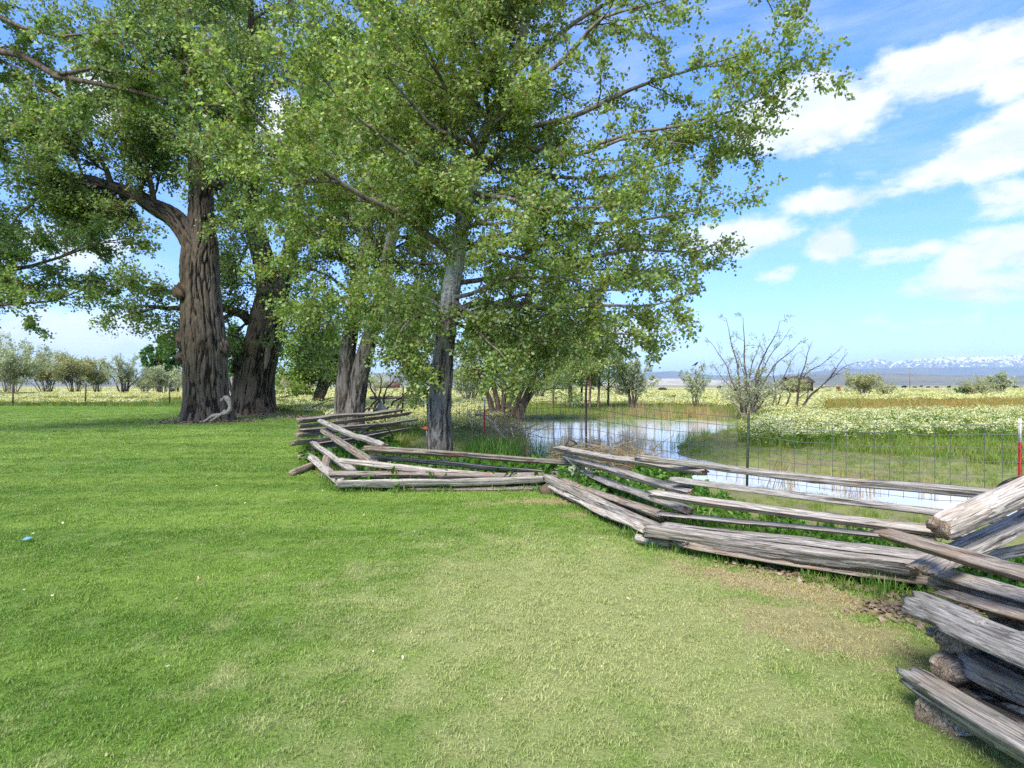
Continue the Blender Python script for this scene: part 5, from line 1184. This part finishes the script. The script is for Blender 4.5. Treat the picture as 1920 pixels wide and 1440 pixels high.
# far fence behind the lawn
ff = empty('wire_fence', G(160, 39.4), 'thin far wire fence on dark posts along the lawn edge', 'fence')
fp = []
for px in (-140, 24, 160, 318):
    b = G(px, 39.4); b[2] = float(gz(b[0], b[1])); t_post(ff, b, 1.6, M['post_dark'], False, rng.normal() * .02, 2.4); fp.append(b)
for i in range(3):
    for z in (.3, .6, .9, 1.2, 1.45):
        k = np.linspace(0, 1, 5)[:, None]; q = fp[i] * (1 - k) + fp[i + 1] * k; q = q + np.array([0, 0, z]); wire(q, .006, 'wire', ff)
    for j in range(1, 16):
        k = j / 16; q = fp[i] * (1 - k) + fp[i + 1] * k; wire(np.array([q, q + [0, 0, .7], q + [0, 0, 1.45]]), .004, 'wire', ff)

# ------------------------------------------------------------------ old corner brace, brush, hose, debris
D8 = 31.0
hb = empty('fence_brace', G(740, D8), 'old wooden corner brace, two posts and a cross log, in the meadow', 'fence brace')
def log_to(name, A, B, dia, mat, parent, kind='round'): return rail(A, B, dia, kind, mat, 0, parent, name=name)
log_to('post', (692, 765, D8), (692, 727, D8), .25, 'old_post', hb); log_to('post', (784, 767, D8 - 1), (784, 722, D8 - 1), .27, 'old_post', hb); log_to('cross_log', (694, 746, D8 - .1), (782, 745, D8 - 1), .16, 'old_post', hb)
wr = np.array([[P(784, 722, D8 - 1)[0] + math.cos(a) * r_, P(784, 722, D8 - 1)[1] + math.sin(a) * r_, z] for a, r_, z in [(t * .5, .15 + .35 * (1 - t / 60) ** 2 * .8, .05 + 1.3 * t / 60) for t in range(61)]])
wire(wr, .012, 'wire_wrap', hb)
# brush heap behind the rails
bh = empty('brush_heap', gp(715, 17.5), 'heap of dead crooked branches behind the left pile of rails', 'brush heap')
bl = [[(714, 760, 17.4), (700, 735, 17.4), (690, 712, 17.3), (684, 695, 17.3)], [(716, 762, 17.4), (722, 735, 17.4), (735, 718, 17.3), (745, 705, 17.2)], [(740, 775, 17.2), (752, 750, 17.2), (768, 730, 17), (778, 712, 17)], [(700, 770, 17.4), (712, 745, 17.5), (715, 720, 17.5), (712, 700, 17.5)],
      [(725, 770, 17.6), (740, 752, 17.6), (760, 742, 17.6), (775, 738, 17.6)], [(690, 770, 17.2), (705, 752, 17.1), (722, 745, 17), (738, 742, 17)], [(668, 775, 17), (690, 765, 16.8), (715, 768, 16.6), (740, 770, 16.5)], [(752, 775, 17.2), (756, 745, 17.2), (754, 720, 17.2)],
      [(770, 716, 17), (785, 712, 16.8), (800, 716, 16.7)], [(600, 752, 30), (620, 746, 29), (640, 744, 28)], [(585, 764, 28), (600, 758, 28), (625, 750, 27.5)]]
for p_ in bl:
    q = catmull([P(*v) for v in p_], 12); q += rng.normal(size=q.shape) * .02
    V, Q, T = tubes(q[None], np.linspace(.035, .012, 12)[None], 6); mobj('branch', mesh_np('branch', V - np.array(bh.location), Q, T, smooth=True), M['grey_twig'] if rng.random() < .4 else M['dark_twig'], bh)
q = np.array([catmull([P(*v) for v in p_], 12) for p_ in bl[:8]]); t2, r2 = grow_children(q, np.full((8, 12), .02), 6, 6, .1, 1, (25, 70), (.3, .9), .3, .15, .03, .4)
V, Q, T = tubes(t2, r2, 4, False); o = mobj('twigs', mesh_np('twigs', V - np.array(bh.location), Q, T), M['grey_twig'], bh); o['kind'] = 'stuff'
# pale pointed board among the brush
me = mesh_np('board', np.array([[-.16, 0, 0], [.16, 0, 0], [.19, .03, .02], [0, .02, .24], [-.16, .035, 0], [.16, .035, 0], [.19, .065, .02], [0, .055, .24]]) * 1.1, [[0, 1, 2, 3], [7, 6, 5, 4], [0, 4, 5, 1], [1, 5, 6, 2], [2, 6, 7, 3], [3, 7, 4, 0]])
tag(mobj('board', me, M['pale_board'], None, P(714, 770, 15.6) + [0, 0, -.02]), 'pale pointed board leaning behind the left pile of rails', 'board')
# driftwood root by the pond
dw = empty('driftwood', gp(925, 14.5), 'bleached forked driftwood branch lying by the red post', 'driftwood')
for p_, r_ in (([(893, 777, 14.8), (903, 777, 14.7), (916, 787, 14.6), (926, 795, 14.5), (934, 808, 14.4), (942, 818, 14.3)], .05), ([(926, 795, 14.5), (929, 788, 14.5), (932, 783, 14.5)], .03), ([(942, 818, 14.3), (958, 830, 14.2), (965, 842, 14.1)], .04), ([(958, 795, 15), (972, 793, 15), (990, 792, 15)], .015), ([(958, 800, 15), (965, 830, 14.6), (962, 850, 14.2)], .018), ([(878, 770, 14), (883, 785, 14), (886, 800, 14)], .03)):
    q = catmull([P(*v) for v in p_], 12); V, Q, T = tubes(q[None], (np.linspace(1, .6, 12) * r_)[None], 7); mobj('branch', mesh_np('branch', V - np.array(dw.location), Q, T, smooth=True), M['driftwood'], dw)
# tangle of dead sticks below the willow
tw_ = empty('stick_tangle', gp(945, 16.2), 'tangle of dead sticks at the water edge under the willow', 'dead sticks')
q = np.array([catmull([gp(945, 16.2) + rng.normal(size=3) * [.35, .4, .1] + [0, 0, .1], gp(945, 16.2) + rng.normal(size=3) * [.6, .6, .25] + [0, 0, .5]], 8) for i in range(60)]); q += rng.normal(size=q.shape) * .02
V, Q, T = tubes(q, np.repeat(np.linspace(.012, .004, 8)[None], 60, 0), 4, False); mobj('sticks', mesh_np('sticks', V - np.array(tw_.location), Q, T), M['grey_twig'], tw_)['kind'] = 'stuff'
# washed-up mat of dead stalks behind the rails
db = empty('debris_mat', G(1130, 9.9), 'matted dead stalks and mud washed against the wire fence', 'debris')
n = 420; t_ = rng.random(n); c0 = np.column_stack([np.interp(t_, [0, 1], [.9, 2.35]), np.interp(t_, [0, 1], [10.4, 8.9]), np.zeros(n)]) + rng.normal(size=(n, 3)) * [.14, .14, .05]
c0[:, 2] = .10 + .16 * np.abs(rng.normal(size=n)); dv = nrm(rng.normal(size=(n, 3)) * [1, .7, .35]); ln = .15 + .35 * rng.random(n)
q = np.stack([c0 - dv * ln[:, None] * .5, c0 + rng.normal(size=(n, 3)) * .02, c0 + dv * ln[:, None] * .5], 1); V, Q, T = tubes(q, np.full((n, 3), .005), 3, False)
o = mobj('stalks', mesh_np('stalks', V - np.array(db.location), Q, T, {'rnd': ('FACE', rng.random(len(Q) + len(T)))}), M['reed_dry'], db); o['kind'] = 'stuff'
th, ph = np.meshgrid(np.linspace(0, 6.283, 22, endpoint=False), np.linspace(.05, 3.09, 10)); X = np.sin(ph) * np.cos(th); Y = np.sin(ph) * np.sin(th); Z = np.cos(ph)
rr = .7 + .6 * fbm(X * 2, Y * 2, Z * 2, 4, 3); V = np.stack([X * rr * .95, Y * rr * .22, Z * rr * .22], -1).reshape(-1, 3); c, s_ = math.cos(-.80), math.sin(-.80)
V = np.column_stack([V[:, 0] * c - V[:, 1] * s_, V[:, 0] * s_ + V[:, 1] * c, V[:, 2]]) + [1.62, 9.7, .06]; k = np.arange(22); k2 = (k + 1) % 22; ring = (np.arange(9) * 22)[:, None]
Qs = np.stack([ring + k, ring + 22 + k, ring + 22 + k2, ring + k2], -1).reshape(-1, 4); M['mud'] = plain('mud', (.10, .075, .05), .9, 0, .4, 12)
mobj('mud', mesh_np('mud', V - np.array(db.location), Qs, smooth=True), M['mud'], db)
fr = catmull([P(1060, 838, 9.2), P(1067, 823, 9.2)], 2); 
fm = empty('bent_frame', gp(1070, 9.2), 'dark bent piece of frame sticking up behind the rails', 'scrap')
for a_, b_ in (((1058, 840), (1068, 822)), ((1067, 822), (1082, 832)), ((1082, 832), (1066, 838))):
    q = np.array([P(*a_, 9.2), P(*b_, 9.2)]); V, Q, T = tubes(q[None], np.array([[.016, .014]]), 4); mobj('bar', mesh_np('bar', V - np.array(fm.location), Q, T), M['shed'], fm)
# black irrigation hose loops
def hose(label, pts, r):
    q = catmull([P(*v) for v in pts], 26); V, Q, T = tubes(q[None], np.full((1, 26), r), 8); b = q[0]
    tag(mobj('hose', mesh_np('hose', V - b, Q, T, smooth=True), M['black_hose'], None, b), label, 'hose')
hose('black hose arching over the left pile of rails', [(668, 820, 10.2), (685, 806, 10.2), (705, 796, 10.2), (722, 799, 10.2), (733, 812, 10.2), (738, 824, 10.2)], .014)
hose('black hose lying over the pale prop at the right edge', [(1868, 918, 3.85), (1882, 906, 3.82), (1900, 899, 3.8), (1925, 896, 3.8), (1960, 900, 3.8)], .012)
# orange marker by the poplar
mk = empty('marker', gp(801, 11.0), 'small orange and white marker on a stick left of the poplar trunk', 'marker')
V, Q, T = tubes(np.array([[P(801, 825, 11.0), P(800, 805, 11.0)]]) - np.array(mk.location), np.full((1, 2), .008), 6); mobj('stick', mesh_np('stick', V, Q, T), M['white_paint'], mk)
V, Q, T = tubes(np.array([[P(793, 803, 11.0), P(797, 803, 11.0), P(803, 804, 11.0), P(807, 805, 11.0)]]) - np.array(mk.location), np.array([[.012, .035, .04, .02]]), 8); mobj('head', mesh_np('head', V, Q, T, smooth=True), M['orange'], mk)
# clod at the rail corner
th, ph = np.meshgrid(np.linspace(0, 6.283, 16, endpoint=False), np.linspace(.05, 3.09, 9)); X = np.sin(ph) * np.cos(th); Y = np.sin(ph) * np.sin(th); Z = np.cos(ph); rr = .1 * (.7 + .6 * fbm(X * 2, Y * 2, Z * 2, 14, 3))
k = np.arange(16); k2 = (k + 1) % 16; ring = (np.arange(8) * 16)[:, None]; Qs = np.stack([ring + k, ring + 16 + k, ring + 16 + k2, ring + k2], -1).reshape(-1, 4)
tag(mobj('earth_clod', mesh_np('earth_clod', np.stack([X * rr * 1.2, Y * rr, Z * rr * .9], -1).reshape(-1, 3), Qs, smooth=True), M['mud'], None, G(1028, 7.55, .05)), 'brown lump of earth at the corner where two rail stretches meet', 'clod')
tag(mobj('blue_scrap', mesh_np('blue_scrap', np.array([[-.035, -.02, .0], [.03, -.03, .012], [.045, .02, .02], [-.02, .03, .008], [0, 0, .03]]), None, [[0, 1, 4], [1, 2, 4], [2, 3, 4], [3, 0, 4]]), plain('blue_scrap', (.12, .3, .55), .5), None, G(50, 5.2, .035)), 'small blue scrap lying on the lawn at the left', 'litter')

# ------------------------------------------------------------------ cattle, poles, sheds, bird
def cow_mesh(lying=False):
    """standing or lying cow as one skinned figure, head to +X"""
    me = bpy.data.meshes.new('cow'); zb = 1.0 if not lying else .48
    v = [(-.75, 0, zb), (-.35, 0, zb - .02), (.1, 0, zb - .05), (.55, 0, zb + .02), (.9, 0, zb + .15), (1.15, 0, zb + .12 if lying else zb - .05), (1.4, 0, zb - .02 if lying else zb - .25), (-.95, 0, zb - .05), (-1.0, .0, zb - .5 if not lying else zb - .3)]
    r = [.30, .36, .38, .33, .18, .16, .09, .06, .03]; e = [(0, 1), (1, 2), (2, 3), (3, 4), (4, 5), (5, 6), (0, 7), (7, 8)]
    for (x, y, k) in ((-.7, .2, 0), (-.7, -.2, 0), (.55, .2, 3), (.55, -.2, 3)):
        i = len(v)
        if lying: v += [(x + .1, y * 2, .28), (x + .45, y * 2.2, .12)]; r += [.12, .07]; e += [(k, i), (i, i + 1)]
        else: v += [(x, y, .62), (x + (.06 if k == 0 else -.02), y, .35), (x, y, .03)]; r += [.13, .07, .055]; e += [(k, i), (i, i + 1), (i + 1, i + 2)]
    for s in (1, -1): i = len(v); v.append((1.12, s * .18, zb + (.2 if lying else .03))); r.append(.04); e.append((5, i))
    me.from_pydata(v, e, []); o = bpy.data.objects.new('cow', me); link(o)
    o.modifiers.new('skin', 'SKIN'); 
    for sv_, rad in zip(me.skin_vertices[0].data, r): sv_.radius = (rad, rad)
    me.skin_vertices[0].data[0].use_root = True
    ss = o.modifiers.new('sub', 'SUBSURF'); ss.levels = 1; ss.render_levels = 1
    dg = bpy.context.evaluated_depsgraph_get(); ev = o.evaluated_get(dg); out = bpy.data.meshes.new_from_object(ev); bpy.data.objects.remove(o); return out
cow_s, cow_l = cow_mesh(), cow_mesh(True); cow_b = cow_s.copy()
cow_s.materials.append(M['cow_black']); cow_l.materials.append(M['cow_black']); cow_b.materials.append(M['cow_brown'])
cows = [(868, 130, 'l', .3, 'black cow lying in the meadow right of the poplar trunk'), (1572, 135, 'b', 1.3, 'reddish brown cow standing by the round tan bush'), (1240, 165, 'l', .2, 'black cow lying beyond the silvery small tree'), (1246, 130, 'l', 2.8, 'black cow lying just in front of another beyond the pond'),
        (1348, 200, 's', .5, 'black cow standing left of the tall airy shrub'), (1642, 210, 's', 2.6, 'black cow right behind the round tan bush'), (1661, 235, 'l', .1, 'small black cow lying right of the round tan bush'), (1675, 250, 'l', .3, 'black cow lying between the tan bush and the utility pole'),
        (1695, 215, 's', .1, 'black cow standing just left of the utility pole'), (1716, 300, 'l', 3.0, 'far black cow just right of the utility pole'), (1727, 320, 's', .2, 'far black cow, second right of the utility pole'), (1740, 290, 'l', .2, 'far black cow, third right of the utility pole'),
        (1757, 300, 'l', 2.9, 'far black cow, fourth right of the utility pole'), (1779, 230, 's', .4, 'black cow standing apart halfway to the right bushes'), (1843, 280, 'l', .3, 'black cow seen beside the thin reddish bush'), (1905, 215, 's', 3.0, 'black cow at the right edge beyond the silver-grey bush'), (883, 190, 'l', .4, 'far small black cow beyond the one by the poplar')]
for (px, d, kd, rz, lab) in cows:
    o = bpy.data.objects.new('cow', {'s': cow_s, 'l': cow_l, 'b': cow_b}[kd]); o.location = [float(v) for v in gp(px, d)]; o.rotation_euler = (0, 0, rz); link(o); tag(o, lab, 'cow', 'cattle grazing on the plain')
def pole(px, d, h, label):
    e = empty('utility_pole', gp(px, d), label, 'utility pole', 'utility poles')
    V, Q, T = tubes(np.array([[[0, 0, -.3], [0, 0, h * .5], [0, 0, h]]]), np.array([[.19, .16, .12]]), 10); mobj('shaft', mesh_np('shaft', V, Q, T, smooth=True), M['pole_wood'], e)
    V, Q, T = box(0, -.16, h - .6, 2.2, .10, .13); mobj('cross_arm', mesh_np('cross_arm', V, Q), M['pole_wood'], e)
    for x in (-.9, -.3, .3, .9): V, Q, T = tubes(np.array([[[x, -.16, h - .54], [x, -.16, h - .44], [x, -.16, h - .36]]]), np.array([[.04, .06, .03]]), 8); mobj('insulator', mesh_np('insulator', V, Q, T), M['pale_board'], e)
pole(1706, 290, 10.6, 'wooden utility pole far off on the right plain'); pole(437, 95, 7.6, 'wooden utility pole seen between the two cottonwoods')
def shed(px, d, w, dp, h, rz, label, wm, rm):
    e = empty('shed', gp(px, d), label, 'shed'); e.rotation_euler = (0, 0, rz)
    V, Q, T = box(0, 0, h / 2, w, dp, h); mobj('wall', mesh_np('wall', V, Q), wm, e)
    hw, hd = w / 2 + .25, dp / 2 + .3; V = np.array([[-hw, -hd, h], [hw, -hd, h], [hw, 0, h + dp * .35], [-hw, 0, h + dp * .35], [-hw, hd, h], [hw, hd, h]])
    V = np.vstack([V, V + [0, 0, .12]]); Q = [[0, 1, 2, 3], [3, 2, 5, 4], [9, 8, 7, 6], [10, 11, 8, 9], [0, 6, 7, 1], [4, 5, 11, 10], [0, 3, 9, 6], [3, 4, 10, 9], [1, 7, 8, 2], [2, 8, 11, 5]]
    mobj('roof', mesh_np('roof', V, Q), rm, e)
    V, Q, T = box(0, -dp / 2 - .03, h * .4, w * .3, .06, h * .8); mobj('door', mesh_np('door', V, Q), M['shed'], e)
shed(1494, 118, 5.0, 3.4, 2.0, .2, 'dark low shed half hidden by the bare shrub', M['shed'], M['shed']); shed(726, 310, 13, 8, 3.2, .3, 'far red-brown barn between the twin poplar and the poplar', M['barn'], M['roof_tin'])
# the bird on the shrub
tip = P(1304, 683, 34); bd = empty('bird', tip - [0, 0, .05], 'small black bird perched on the grey-green shrub', 'bird')
q = np.array([[[-.20, 0, -.05], [-.10, 0, .0], [0, 0, .05], [.07, 0, .10], [.10, 0, .15], [.15, 0, .16], [.20, 0, .15]]]); V, Q, T = tubes(q, np.array([[.012, .03, .06, .05, .04, .02, .004]]), 8)
mobj('body', mesh_np('body', V, Q, T, smooth=True), M['cow_black'], bd)
for s in (-.02, .02): V, Q, T = tubes(np.array([[[.01, s, .0], [.01, s, -.12]]]), np.full((1, 2), .006), 4); mobj('leg', mesh_np('leg', V, Q, T), M['cow_black'], bd)
